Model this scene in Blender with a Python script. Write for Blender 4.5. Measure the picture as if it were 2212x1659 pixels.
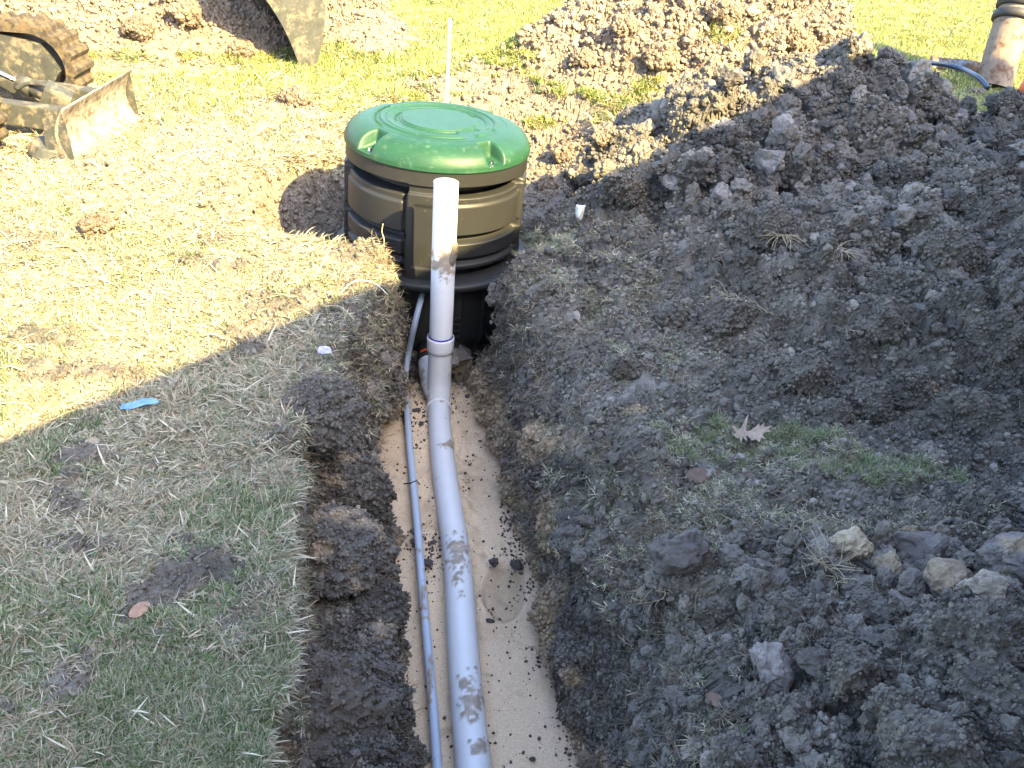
import bpy, bmesh, math, random
import numpy as np
from mathutils import Matrix, Vector

# ------------------------------------------------------------------ camera
sc = bpy.context.scene
for o in list(bpy.data.objects): bpy.data.objects.remove(o, do_unlink=True)
COL = sc.collection
F = 2000.0                       # focal length in units of a 2212-wide frame
PITCH = math.radians(31.3); ROLL = math.radians(4.5); CH = 1.78
FW = np.array([0, math.cos(PITCH), -math.sin(PITCH)])
R0 = np.array([1., 0, 0]); U0 = np.cross(R0, FW)
CR = math.cos(ROLL) * R0 + math.sin(ROLL) * U0
CU = math.cos(ROLL) * U0 - math.sin(ROLL) * R0
def proj(x, y, z):
    dz = z - CH
    d = x * FW[0] + y * FW[1] + dz * FW[2]
    return (1106 + F * (x * CR[0] + y * CR[1] + dz * CR[2]) / d,
            829.5 - F * (x * CU[0] + y * CU[1] + dz * CU[2]) / d, d)
def at(px, py, z=0.0):
    d = FW * F + CR * (px - 1106) + CU * (829.5 - py)
    t = (z - CH) / d[2]
    return np.array([0, 0, CH]) + d * t
def att(px, py, Y):
    """point on the sight line at world distance Y"""
    d = FW * F + CR * (px - 1106) + CU * (829.5 - py)
    return np.array([0, 0, CH]) + d * (Y / d[1])
cam = bpy.data.cameras.new('camera'); co = bpy.data.objects.new('camera', cam); COL.objects.link(co)
cam.sensor_width = 36; cam.lens = F / 2212 * 36; cam.clip_end = 400; cam.clip_start = .05
co.matrix_world = Matrix(((CR[0], CU[0], -FW[0], 0), (CR[1], CU[1], -FW[1], 0), (CR[2], CU[2], -FW[2], CH), (0, 0, 0, 1)))
sc.camera = co
# ------------------------------------------------------------------ light
SUN = np.array([.5296, -.5737, .6248]); SUN /= np.linalg.norm(SUN)
EL = math.asin(SUN[2]); AZ = math.atan2(SUN[0], SUN[1])
w = bpy.data.worlds.new('World'); sc.world = w; w.use_nodes = True
nt = w.node_tree; bg = nt.nodes['Background']
sky = nt.nodes.new('ShaderNodeTexSky'); sky.sky_type = 'NISHITA'; sky.sun_disc = False
sky.sun_elevation = EL; sky.sun_rotation = AZ; sky.dust_density = 2.5; sky.air_density = 1.0
nt.links.new(sky.outputs[0], bg.inputs[0]); bg.inputs[1].default_value = .15
sl = bpy.data.lights.new('sun', 'SUN'); sl.energy = 5.0; sl.angle = math.radians(.6); sl.color = (1, .77, .33)
so = bpy.data.objects.new('sun', sl); COL.objects.link(so)
so.rotation_euler = Vector(SUN).to_track_quat('Z', 'Y').to_euler(); so.location = (3, -3, 8)
sc.view_settings.view_transform = 'Standard'; sc.view_settings.look = 'None'; sc.view_settings.gamma = 1
sc.view_settings.use_curve_mapping = False
sc.view_settings.exposure = 2.9
sc.cycles.max_bounces = 5; sc.cycles.diffuse_bounces = 3; sc.cycles.glossy_bounces = 3; sc.cycles.transmission_bounces = 2
sc.cycles.transparent_max_bounces = 4
sc.cycles.use_denoising = True

rng = np.random.default_rng(7)
random.seed(7)
# ------------------------------------------------------------------ noise
def _h(ix, iy, iz, s):
    h = (ix.astype(np.uint32) * np.uint32(374761393) + iy.astype(np.uint32) * np.uint32(668265263)
         + iz.astype(np.uint32) * np.uint32(2147483647) + np.uint32((s * 1274126177 + 12345) & 0xffffffff))
    h = (h ^ (h >> np.uint32(13))) * np.uint32(1274126177)
    h = (h ^ (h >> np.uint32(16))) * np.uint32(2246822519)
    return h ^ (h >> np.uint32(15))
def h01(h): return (h & np.uint32(0xffffff)).astype(np.float32) / 16777216.0
def vnoise(P, sc_, seed=0):
    Q = (P / sc_).astype(np.float32) + 500
    I = np.floor(Q).astype(np.int64); f = Q - I; f = f * f * (3 - 2 * f)
    out = 0
    for a in (0, 1):
        for b in (0, 1):
            for c in (0, 1):
                wgt = (f[:, 0] if a else 1 - f[:, 0]) * (f[:, 1] if b else 1 - f[:, 1]) * (f[:, 2] if c else 1 - f[:, 2])
                out = out + wgt * h01(_h(I[:, 0] + a, I[:, 1] + b, I[:, 2] + c, seed))
    return out * 2 - 1
def fbm(P, sc_, seed=0, octv=4, g=.5):
    o = 0; a = 1; t = 0
    for k in range(octv):
        o = o + a * vnoise(P, sc_ / 2 ** k, seed + k * 17); t += a; a *= g
    return o / t
def cell(P, sc_, seed=0):
    """rounded lumps 0..1 with creases between them, and a random value per lump"""
    Q = (P / sc_).astype(np.float32) + 500
    I = np.floor(Q - .5).astype(np.int64)
    best = np.full(len(P), 9., np.float32); rid = np.zeros(len(P), np.float32)
    for a in (0, 1):
        for b in (0, 1):
            for c in (0, 1):
                h = _h(I[:, 0] + a, I[:, 1] + b, I[:, 2] + c, seed)
                h2 = _h(I[:, 0] + a, I[:, 1] + b, I[:, 2] + c, seed + 91)
                jx = h01(h) - .5; jy = h01(h >> np.uint32(7)) - .5; jz = h01(h2) - .5
                r = h01(h2 >> np.uint32(6))
                d = (Q[:, 0] - (I[:, 0] + a + .5 + .8 * jx)) ** 2 + (Q[:, 1] - (I[:, 1] + b + .5 + .8 * jy)) ** 2 + (Q[:, 2] - (I[:, 2] + c + .5 + .8 * jz)) ** 2
                d = d / (.55 + .75 * r)
                m = d < best; best = np.where(m, d, best); rid = np.where(m, r, rid)
    return np.sqrt(np.clip(1 - best / .75, 0, 1)), rid
def sst(a, b, x):
    t = np.clip((x - a) / (b - a), 0, 1); return t * t * (3 - 2 * t)
# ------------------------------------------------------------------ materials
def mat(name, col=(.5, .5, .5), rough=.7, spec=.3, metal=0, bump=0, bscale=60, attr=None, var=0, vscale=20, trans=0, coat=0, noise2=None, dirt=None):
    m = bpy.data.materials.new(name); m.use_nodes = True; n = m.node_tree; b = n.nodes['Principled BSDF']
    b.inputs['Roughness'].default_value = rough; b.inputs['Specular IOR Level'].default_value = spec
    b.inputs['Metallic'].default_value = metal; b.inputs['Base Color'].default_value = (*col, 1)
    if coat: b.inputs['Coat Weight'].default_value = coat; b.inputs['Coat Roughness'].default_value = .25
    tc = n.nodes.new('ShaderNodeTexCoord'); L = n.links.new
    src = None
    if attr:
        a = n.nodes.new('ShaderNodeAttribute'); a.attribute_name = attr; src = a.outputs['Color']
    if var:
        no = n.nodes.new('ShaderNodeTexNoise'); no.inputs['Scale'].default_value = vscale; no.inputs['Detail'].default_value = 6
        no.inputs['Roughness'].default_value = .65
        L(tc.outputs['Object'], no.inputs['Vector'])
        mr = n.nodes.new('ShaderNodeMapRange'); mr.inputs['From Min'].default_value = .3; mr.inputs['From Max'].default_value = .7
        mr.inputs['To Min'].default_value = 1 - var; mr.inputs['To Max'].default_value = 1 + var
        L(no.outputs['Fac'], mr.inputs['Value'])
        mx = n.nodes.new('ShaderNodeMix'); mx.data_type = 'RGBA'; mx.blend_type = 'MULTIPLY'; mx.inputs[0].default_value = 1
        if src: L(src, mx.inputs[6])
        else: mx.inputs[6].default_value = (*col, 1)
        cb = n.nodes.new('ShaderNodeCombineColor'); [L(mr.outputs[0], cb.inputs[i]) for i in range(3)]
        L(cb.outputs[0], mx.inputs[7]); src = mx.outputs[2]
    if dirt:
        dcol, dsc, lo, hi = dirt
        no = n.nodes.new('ShaderNodeTexNoise'); no.inputs['Scale'].default_value = dsc; no.inputs['Detail'].default_value = 8; no.inputs['Roughness'].default_value = .7
        L(tc.outputs['Object'], no.inputs['Vector'])
        mr = n.nodes.new('ShaderNodeMapRange'); mr.inputs['From Min'].default_value = lo; mr.inputs['From Max'].default_value = hi
        L(no.outputs['Fac'], mr.inputs['Value'])
        mx = n.nodes.new('ShaderNodeMix'); mx.data_type = 'RGBA'; L(mr.outputs[0], mx.inputs[0])
        if src: L(src, mx.inputs[6])
        else: mx.inputs[6].default_value = (*col, 1)
        mx.inputs[7].default_value = (*dcol, 1); src = mx.outputs[2]
        ra = n.nodes.new('ShaderNodeMapRange'); ra.inputs['To Min'].default_value = rough; ra.inputs['To Max'].default_value = .95
        L(mr.outputs[0], ra.inputs['Value']); L(ra.outputs[0], b.inputs['Roughness'])
    if src: L(src, b.inputs['Base Color'])
    if bump:
        no = n.nodes.new('ShaderNodeTexNoise'); no.inputs['Scale'].default_value = bscale; no.inputs['Detail'].default_value = 8
        no.inputs['Roughness'].default_value = .7
        L(tc.outputs['Object'], no.inputs['Vector'])
        bp = n.nodes.new('ShaderNodeBump'); bp.inputs['Strength'].default_value = 1; bp.inputs['Distance'].default_value = bump
        L(no.outputs['Fac'], bp.inputs['Height']); L(bp.outputs[0], b.inputs['Normal'])
    if trans:
        out = n.nodes['Material Output']; tr = n.nodes.new('ShaderNodeBsdfTranslucent')
        if src: L(src, tr.inputs['Color'])
        else: tr.inputs['Color'].default_value = (*col, 1)
        ms = n.nodes.new('ShaderNodeMixShader'); ms.inputs[0].default_value = trans
        L(b.outputs[0], ms.inputs[1]); L(tr.outputs[0], ms.inputs[2]); L(ms.outputs[0], out.inputs['Surface'])
    return m
M_soil = mat('soil', rough=.62, spec=.5, attr='col', var=.3, vscale=55, bump=.006, bscale=120)
M_sand = mat('sand', rough=.95, spec=.1, attr='col', var=.22, vscale=170, bump=.003, bscale=200)
M_clod = mat('clod', rough=.64, spec=.45, attr='col', var=.3, vscale=50, bump=.005, bscale=110)
M_crumb = mat('crumb', rough=.66, spec=.45, attr='tint')
for n_ in M_crumb.node_tree.nodes:
    if n_.type == 'ATTRIBUTE': n_.attribute_type = 'INSTANCER'
M_blade = mat('grass_blade', rough=.55, spec=.25, attr='col', trans=.3)
M_lid = mat('green_plastic', (.012, .048, .027), rough=.45, spec=.25, var=.15, vscale=7, dirt=((.07, .11, .07), 30, .56, .85), bump=.0008, bscale=50)
M_tank = mat('black_plastic', (.0165, .0172, .0180), rough=.5, spec=.35, var=.15, vscale=6, dirt=((.11, .09, .06), 30, .62, .80), bump=.0006, bscale=60)
M_pvc = mat('grey_pvc', rough=.38, spec=.45, attr='col', var=.03, vscale=30)
M_cond = mat('blue_grey_pvc', rough=.4, spec=.45, attr='col', var=.03, vscale=30)
M_mud = mat('dried_mud', (.13, .10, .075), rough=.95, spec=.1, var=.3, vscale=60, bump=.004, bscale=120)
M_track = mat('muddy_rubber', (.035, .03, .025), rough=.85, spec=.2, var=.3, vscale=20, dirt=((.095, .072, .045), 16, .42, .58), bump=.006, bscale=50)
M_steelmud = mat('muddy_steel', (.038, .040, .036), rough=.55, spec=.4, var=.3, vscale=20, dirt=((.13, .105, .075), 14, .50, .62), bump=.002, bscale=60)
M_blademud = mat('pale_mud_on_blade', (.24, .21, .165), rough=.9, spec=.1, var=.3, vscale=14, dirt=((.09, .068, .05), 20, .48, .62), bump=.004, bscale=60)
M_chrome = mat('chrome', (.7, .7, .72), rough=.12, metal=1)
M_dark = mat('dark_steel', (.03, .028, .03), rough=.6, spec=.4, var=.3, vscale=12)
M_yellow = mat('yellow_paint', (.5, .3, .03), rough=.45, spec=.5, dirt=((.15, .11, .07), 12, .45, .6))
M_violet = mat('violet_primer', (.08, .05, .5), rough=.5)
M_orange = mat('orange_rubber', (.6, .07, .02), rough=.6)
M_rust = mat('rusty_bark', (.12, .068, .045), rough=.8, var=.5, vscale=14, dirt=((.20, .16, .125), 7, .40, .52), bump=.006, bscale=30)
M_silver = mat('silver_clamp', (.45, .47, .52), rough=.35, metal=.6, var=.2, vscale=10)
M_poly = mat('blue_black_poly', (.035, .06, .10), rough=.35, spec=.5, var=.2, vscale=20)
M_glove = mat('blue_nitrile', (.12, .235, .32), rough=.5, var=.3, vscale=30, spec=.4, bump=.002, bscale=60)
M_leaf = mat('brown_leaf', (.33, .20, .14), rough=.6, spec=.3, var=.25, vscale=40, trans=.15)
M_leafp = mat('pale_leaf', (.30, .25, .20), rough=.6, spec=.3, var=.2, vscale=40, trans=.15)
M_leaf2 = mat('tan_leaf', (.27, .21, .165), rough=.6, spec=.3, var=.35, vscale=60, trans=.1)
M_leafd = mat('dark_leaf', (.11, .075, .06), rough=.6, spec=.3, var=.3, vscale=40)
M_paper = mat('lilac_wrapper', (.30, .30, .48), rough=.35, spec=.5, var=.3, vscale=60)
M_rag = mat('white_plastic_lump', (.62, .62, .58), rough=.5, var=.2, vscale=30, bump=.004, bscale=40)
M_log = mat('muddy_timber', (.11, .075, .055), rough=.8, var=.4, vscale=12, dirt=((.20, .25, .30), 6, .55, .65), bump=.006, bscale=30)
M_brick = mat('house_render', (.32, .27, .22), rough=.9, var=.1, vscale=8)
M_roof = mat('roof_sheet', (.12, .11, .11), rough=.6, var=.1, vscale=5)
M_root = mat('pale_root', (.34, .28, .19), rough=.7, var=.2, vscale=40)
# ------------------------------------------------------------------ mesh helpers
def tag(o, label=None, cat=None, group=None, kind=None):
    for k, v in (('label', label), ('category', cat), ('group', group), ('kind', kind)):
        if v: o[k] = v
    return o
def mesh_np(name, V, Fq, m=None, parent=None, smooth=True, col=None, loc=None, mats=None, midx=None):
    me = bpy.data.meshes.new(name); V = np.asarray(V, np.float32)
    Fq = np.asarray(Fq, np.int32); k = Fq.shape[1]
    me.vertices.add(len(V)); me.vertices.foreach_set('co', V.ravel())
    me.loops.add(Fq.size); me.loops.foreach_set('vertex_index', Fq.ravel())
    me.polygons.add(len(Fq)); me.polygons.foreach_set('loop_start', np.arange(len(Fq), dtype=np.int32) * k)
    me.polygons.foreach_set('loop_total', np.full(len(Fq), k, np.int32))
    me.polygons.foreach_set('use_smooth', np.full(len(Fq), smooth))
    if col is not None:
        a = me.color_attributes.new('col', 'FLOAT_COLOR', 'POINT')
        c = np.ones((len(V), 4), np.float32); c[:, :3] = col; a.data.foreach_set('color', c.ravel())
    me.update(calc_edges=True); me.validate()
    if m: me.materials.append(m)
    o = bpy.data.objects.new(name, me); COL.objects.link(o)
    if parent: o.parent = parent
    if loc is not None: o.location = loc
    return o
def empty(name, loc=(0, 0, 0)):
    o = bpy.data.objects.new(name, None); COL.objects.link(o); o.location = loc; return o
def bm_obj(name, bm, m, parent=None, smooth=False, bevel=0):
    if bevel: bmesh.ops.bevel(bm, geom=[e for e in bm.edges if len(e.link_faces) == 2 and e.calc_face_angle(0) > .5], offset=bevel, segments=2, affect='EDGES', profile=.6)
    bmesh.ops.recalc_face_normals(bm, faces=bm.faces)
    me = bpy.data.meshes.new(name); bm.to_mesh(me); bm.free(); me.materials.append(m)
    if smooth:
        me.polygons.foreach_set('use_smooth', [True] * len(me.polygons))
    o = bpy.data.objects.new(name, me); COL.objects.link(o)
    if parent: o.parent = parent
    return o
def prism(bm, pts, axis_from, axis_to):
    """extrude a closed outline (3D points) by vector"""
    d = Vector(axis_to) - Vector(axis_from)
    a = [bm.verts.new(p) for p in pts]; b = [bm.verts.new(Vector(p) + d) for p in pts]
    n = len(pts); bm.faces.new(a); bm.faces.new(b[::-1])
    for i in range(n): bm.faces.new((a[i], a[(i + 1) % n], b[(i + 1) % n], b[i]))
def box(bm, c, s, rot=None):
    r = bmesh.ops.create_cube(bm, size=1, matrix=Matrix.Translation(c) @ (rot.to_4x4() if rot else Matrix()) @ Matrix.Diagonal((*s, 1)))
    return r['verts']
def tube_arr(P, r, seg=24, caps=True, wall=0):
    """points of a tube along P, r scalar or list. returns V,F quads (no caps), with param arrays"""
    P = np.asarray(P, float); n = len(P); r = np.broadcast_to(np.asarray(r, float), (n,))
    T = np.gradient(P, axis=0); T /= np.linalg.norm(T, axis=1)[:, None]
    ref = np.array([0, 0, 1.]) if abs(T[0][2]) < .9 else np.array([1., 0, 0])
    V = []; N = []
    a = np.cross(T[0], ref); a /= np.linalg.norm(a)
    for i in range(n):
        a = a - T[i] * (a @ T[i]); a /= np.linalg.norm(a); b = np.cross(T[i], a)
        t = np.linspace(0, 2 * np.pi, seg, endpoint=False)
        nn = np.outer(np.cos(t), a) + np.outer(np.sin(t), b)
        V.append(P[i] + nn * r[i]); N.append(nn)
    V = np.concatenate(V); N = np.concatenate(N)
    i, j = np.meshgrid(np.arange(n - 1), np.arange(seg), indexing='ij'); i = i.ravel(); j = j.ravel(); j2 = (j + 1) % seg
    Fq = np.stack([i * seg + j, i * seg + j2, (i + 1) * seg + j2, (i + 1) * seg + j], 1)
    return V, Fq, N
def tube(name, P, r, m, parent=None, seg=24, col=None, cap=True):
    P = np.asarray(P, float); r = np.broadcast_to(np.asarray(r, float), (len(P),)).copy()
    if cap:
        P = np.concatenate([[P[0]], P, [P[-1]]]); e = 1e-4
        P[0] = P[1] + (P[1] - P[2]) / np.linalg.norm(P[1] - P[2]) * e; P[-1] = P[-2] + (P[-2] - P[-3]) / np.linalg.norm(P[-2] - P[-3]) * e
        r = np.concatenate([[.0005], r, [.0005]])
    V, Fq, N = tube_arr(P, r, seg)
    return mesh_np(name, V, Fq, m, parent, col=(np.tile(col, (len(V), 1)) if col is not None else None))
def path(pts, n):
    """smooth (Catmull-Rom) resampling"""
    p = np.asarray(pts, float); p = np.concatenate([[2 * p[0] - p[1]], p, [2 * p[-1] - p[-2]]])
    out = []
    m = len(p) - 3
    for k in range(n):
        u = k / (n - 1) * m; i = min(int(u), m - 1); t = u - i
        a, b, c, d = p[i:i + 4]
        out.append(.5 * ((2 * b) + (-a + c) * t + (2 * a - 5 * b + 4 * c - d) * t * t + (-a + 3 * b - 3 * c + d) * t ** 3))
    return np.array(out)
def ip(y, pts):
    a = np.array(pts); return np.interp(y, a[:, 0], a[:, 1])
# ------------------------------------------------------------------ terrain
LL = [(0, -.36), (1.26, -.48), (1.52, -.52), (1.83, -.57), (2.2, -.65), (2.44, -.71), (2.7, -.76), (2.86, -.66), (3.0, -.69), (3.25, -.66), (3.55, -.66), (3.76, -.64), (4.6, -.7)]
SL = [(0, .03), (1.82, -.25), (2.31, -.37), (2.78, -.53), (3.23, -.63), (3.6, -.64), (3.77, -.62), (4.6, -.7)]
SR = [(0, .64), (1.5, .40), (1.87, .32), (2.16, .29), (2.59, .20), (2.98, .10), (3.46, .02), (3.84, -.05), (4.09, -.12), (4.6, -.1)]
LR = [(0, .60), (1.34, .50), (1.62, .49), (1.86, .47), (2.04, .43), (2.36, .37), (2.6, .31), (2.89, .22), (3.23, .13), (3.76, -.03), (4.0, -.10), (4.6, -.05)]
TC = np.array([-.474, 4.60])
def cone(x, y, pts):
    """heap: smooth union of cones along a spine"""
    acc = 0
    for (a, b, h, wd) in pts:
        d = np.sqrt((x - a) ** 2 + (y - b) ** 2)
        t = np.clip(1 - d / wd, 0, 1)
        acc = acc + (h * (t * .75 + .25 * t * t * (3 - 2 * t))) ** 16
    return acc ** (1 / 16.)
def spine(pts, n=14):
    a = np.array(pts); u = np.linspace(0, len(a) - 1, n)
    return [tuple(np.interp(u_, np.arange(len(a)), a[:, k]) for k in range(4)) for u_ in u]
HR = spine([(.62, 4.75, .20, .8), (1.15, 4.85, .50, 1.15), (1.60, 5.0, .69, 1.25), (1.95, 4.9, .20, 1.3), (2.35, 4.9, .36, 1.5), (3.3, 4.7, .50, 1.9), (4.2, 4.3, .5, 1.8)], 24)
HR += spine([(.85, 4.0, .16, .75), (1.45, 3.85, .30, 1.0), (2.2, 3.75, .42, 1.15), (3.2, 3.6, .5, 1.3)], 16)
HM = spine([(-.35, 7.5, .10, .8), (.15, 7.7, .28, .9), (.9, 8.0, .75, 1.2), (1.4, 8.1, 1.0, 1.35), (1.9, 8.2, 1.0, 1.0), (2.05, 8.2, .9, .85)], 14)
HL = spine([(-1.35, 8.2, .14, .55), (-1.8, 9.0, .35, .7), (-2.9, 8.9, .8, 1.2), (-3.4, 8.7, 1.1, 1.75), (-5.2, 8.9, 1.2, 2.0)], 12) + [(-2.7, 8.0, .28, .8), (-3.3, 8.0, .5, .95)]
HN = spine([(.85, 1.3, .10, .45), (1.2, 1.3, .20, .6), (1.7, 1.5, .20, .6), (2.4, 1.7, .2, .6)], 8)
def base(x, y):
    """smooth ground height plus zone weights"""
    P = np.stack([x, y, 0 * x], -1).reshape(-1, 3)
    n1 = vnoise(P, .55, 3).reshape(x.shape); n2 = vnoise(P, .17, 5).reshape(x.shape); n3 = vnoise(P, .08, 6).reshape(x.shape)
    lj = .03 * n1 + .03 * n2 + .012 * n3
    z = .02 * n1
    # heaps
    hr = cone(x, y, HR); hm = cone(x, y, HM); hl = cone(x, y, HL); hn = cone(x, y, HN)
    z = z + hr + hm + hl + hn + .03 * n2 * sst(.05, .3, hr + hm + hl)
    # gently rising bank right of the trench
    z = z + .07 * sst(.0, .7, x - ip(y, LR)) * (y < 5)
    # excavation round the tank, running back to the right
    dx = (x - TC[0]); dy = (y - TC[1])
    d = np.sqrt((dx / 1.0) ** 2 + dy ** 2) + lj
    hole = 1 - sst(.60, .80, d)
    left = 1 - sst(0, 1, (np.sqrt(((x + 1.05) / .42) ** 2 + ((y - 4.75) / .62) ** 2) + lj * 2 - .55) / .75)
    back = 1 - sst(0, 1, (np.sqrt(((x + .25) / 1.05) ** 2 + ((y - 5.9) / 1.35) ** 2) + lj * 2 - .55) / .50)
    right = 1 - sst(0, 1, (np.sqrt(((x - .15) / .55) ** 2 + ((y - 5.1) / .8) ** 2) + lj * 2 - .4) / .6)
    # the tongue of lawn left of the trench keeps its level up to its own edge
    keep = sst(-.05, .04, (4.12 + .05 * n2 + .10 * (x + .6)) - y) * (x < -.3)
    dep = np.maximum.reduce([.95 * hole, .50 * left, .38 * back, .45 * right])
    dep = dep * (1 - keep)
    # the trench
    ll = ip(y, LL) + lj * .8; lr = ip(y, LR) + lj; s0 = ip(y, SL) + lj * .4; s1 = ip(y, SR) + lj * .5
    sandz = -.745 + .025 * sst(2.6, 3.6, y) - .05 * sst(3.95, 4.15, y)
    tl = np.clip((x - ll) / np.maximum(s0 - ll, .05), 0, 1)
    wideleft = sst(.12, .25, s0 - ll)
    prof_l = np.where(wideleft > .01, wideleft * (.64 * sst(0, .10, tl) - .16 * sst(.2, .45, tl) + .52 * sst(.72, 1, tl)) + (1 - wideleft) * sst(0, .7, tl), sst(0, .7, tl))
    tr = np.clip((lr + .10 - x) / np.maximum(lr + .10 - s1, .05), 0, 1)
    prof_r = .3 * tr + .7 * sst(0, 1, tr) ** .9
    prof = np.minimum(prof_l, prof_r) * (1 - sst(4.1, 4.3, y))
    zt = z * (1 - prof) + sandz * prof
    z = np.where(dep > prof, z - dep * (1 + z), zt)
    # sand
    onsand = sst(-.01, .02, np.minimum(x - s0, s1 - x)) * (prof > .9) * (1 - sst(3.98, 4.08, y + lj)) 
    return z, onsand, prof, dep, hr, hm, hl, hn
# rows / columns
F1 = F * 1024 / 2212
ys = [.75]
while ys[-1] < 15.5:
    dpt = .854 * ys[-1] + .925
    rate = max(F1 * 1.78 / dpt ** 2, .62 * F1 / dpt) if ys[-1] > 1.1 else 60
    ys.append(ys[-1] + 1.15 / rate)
ys = np.array(ys); NY = len(ys); NX = 1000
half = .64 * (.854 * ys + .925) + .15
FX = np.linspace(-1, 1, 1500)
XX = np.zeros((NY, NX)); 
xf = half[:, None] * FX[None, :]; yf = np.repeat(ys[:, None], 1500, 1)
zf = base(xf, yf)[0]
seg = np.sqrt(np.diff(xf, axis=1) ** 2 + (1.0 * np.diff(zf, axis=1)) ** 2)
seg = np.maximum(seg, (2 * half / 1500)[:, None])
# smooth the spacing between neighbouring rows
k = np.ones(9) / 9
seg = np.apply_along_axis(lambda c: np.convolve(np.pad(c, 4, 'edge'), k, 'valid'), 0, seg / half[:, None])
cum = np.concatenate([np.zeros((NY, 1)), np.cumsum(seg, 1)], 1); cum /= cum[:, -1:]
for j in range(NY): XX[j] = np.interp(np.linspace(0, 1, NX), cum[j], xf[j])
YY = np.repeat(ys[:, None], NX, 1)
ZZ, SAND, PROF, DEP, WR, WM, WL, WN = base(XX, YY)
P0 = np.stack([XX, YY, ZZ], -1)
gx = np.gradient(P0, axis=1); gy = np.gradient(P0, axis=0)
N0 = np.cross(gx.reshape(-1, 3), gy.reshape(-1, 3)); N0 /= np.linalg.norm(N0, axis=1)[:, None]
P = P0.reshape(-1, 3)
U, Vv, DD = proj(P[:, 0], P[:, 1], P[:, 2])
flat = lambda a: np.asarray(a).reshape(-1)
SAND, PROF, DEP, WR, WM, WL, WN = map(flat, (SAND, PROF, DEP, WR, WM, WL, WN))
X, Y, Z = P.T
def ell(cx, cy, rx, ry, soft=.5, w_=None, ang=0, wob=.25):
    wob = wob if w_ is None else w_
    c, s = math.cos(ang), math.sin(ang); a = (U - cx) * c + (Vv - cy) * s; b = -(U - cx) * s + (Vv - cy) * c
    return 1 - sst(1 - soft, 1 + soft, np.sqrt((a / rx) ** 2 + (b / ry) ** 2) + wob * NZ)
NZ = fbm(P, .12, 40, 4)
NZ2 = fbm(P, .35, 50, 4)
NZf = fbm(P, .03, 60, 3)
# soil weight
dl = X - np.interp(Y, *np.array(LL).T)
soil = np.zeros(len(P))
soil = np.maximum(soil, sst(.03, .12, WR + .05 * NZ)); soil = np.maximum(soil, sst(.03, .12, WM + .05 * NZ)); soil = np.maximum(soil, sst(.02, .10, WL + .05 * NZ))
soil = np.maximum(soil, sst(.03, .10, WN + .05 * NZ)); soil = np.maximum(soil, sst(.06, .16, np.maximum(PROF, DEP) + .05 * NZ))
# right of the trench everything is disturbed soil
rt = (X > np.interp(Y, *np.array(LR).T) - .1) & (Y < 5.4)
soil = np.where(rt, np.maximum(soil, .97 + .1 * NZ), soil)
# loose soil thrown over the lawn edge and bare patches on the lawn (ground positions)
for a in [(775, 700, 95, 75), (740, 830, 120, 70), (215, 490, 70, 26), (470, 1215, 110, 30), (560, 1300, 60, 60), (180, 985, 70, 25), (520, 1360, 70, 45),
          (640, 235, 75, 30), (1130, 235, 170, 48), (1260, 175, 90, 26), (560, 420, 90, 60), (290, 150, 260, 20), (1000, 185, 120, 22), (610, 540, 60, 16), (760, 560, 70, 35), (350, 1370, 60, 22), (150, 1180, 90, 18)]:
    soil = np.maximum(soil, ell(*a, wob=.45) * (.95 if a[0] > 700 else .8))
soil = np.clip(np.maximum(soil, .85 * sst(.16, .38, NZ2 + .7 * NZ) * (X < 0) * (Y < 6)), 0, 1)
soil = soil * (1 - SAND)
rough_ = soil
far = np.clip(DD / 4, .6, 3)
warp = np.stack([vnoise(P, .06, 71), vnoise(P, .06, 72), vnoise(P, .06, 73)], 1) * .018
Pw = P + warp
c1, r1 = cell(Pw, .26, 1); c2, r2 = cell(Pw, .105, 2); c3, r3 = cell(Pw, .042, 3); c4, r4 = cell(P + warp * .5, .017, 4); c5, r5 = cell(P, .0085, 5)
big = sst(-.25, .35, NZ2)                              # where large lumps lie
smear = .7 * sst(.34, .46, fbm(P + 7, .22, 80, 4)) * (~(WL + WM > .1))          # smooth cut faces
nearb = sst(1090, 1230, Vv + 60 * NZ2) * (X > np.interp(Y, *np.array(LR).T) + .02)
heapy = np.clip(np.maximum.reduce([sst(.05, .2, WR), sst(.05, .3, WM), sst(.05, .3, WL), nearb, .72 * sst(.1, .5, PROF), .6 * DEP, .68 * ((X > np.interp(Y, *np.array(LR).T) - .05) & (Y < 5))]), .22, 1)
D = heapy * (.10 * big * c1 * (.3 + r1) + .085 * (c2 - .3) * (.2 + r2) * (.5 + .5 * big)) + (.3 + .7 * heapy) * (.046 * (c3 - .3) * (.1 + r3)) * (1 - .7 * smear)
D += (.020 * (c4 - .3) * (.1 + r4) + .007 * c5 * (.2 + r5)) * (1 - .85 * smear) + .012 * NZf * (1 - smear)
D *= 1 - .6 * sst(.95, 1, PROF)
D += heapy * .03 * NZ
hm_ = np.clip(sst(.04, .16, WR) + .6 * nearb, 0, 1)
q1, s1 = cell(Pw * [1, 1, 1.3], .19, 11); q2, s2 = cell(Pw, .30, 12); fb = fbm(P, .34, 111, 3)
D += hm_ * (.105 * (q1 - .45) * (.3 + s1) + .085 * (q2 - .4) * (.2 + s2) + .05 * (1 - 3 * np.abs(fb)))
D *= rough_
lawn = 1 - np.clip(soil + SAND, 0, 1)
D += lawn * (.010 * NZ + .004 * NZf)
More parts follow.
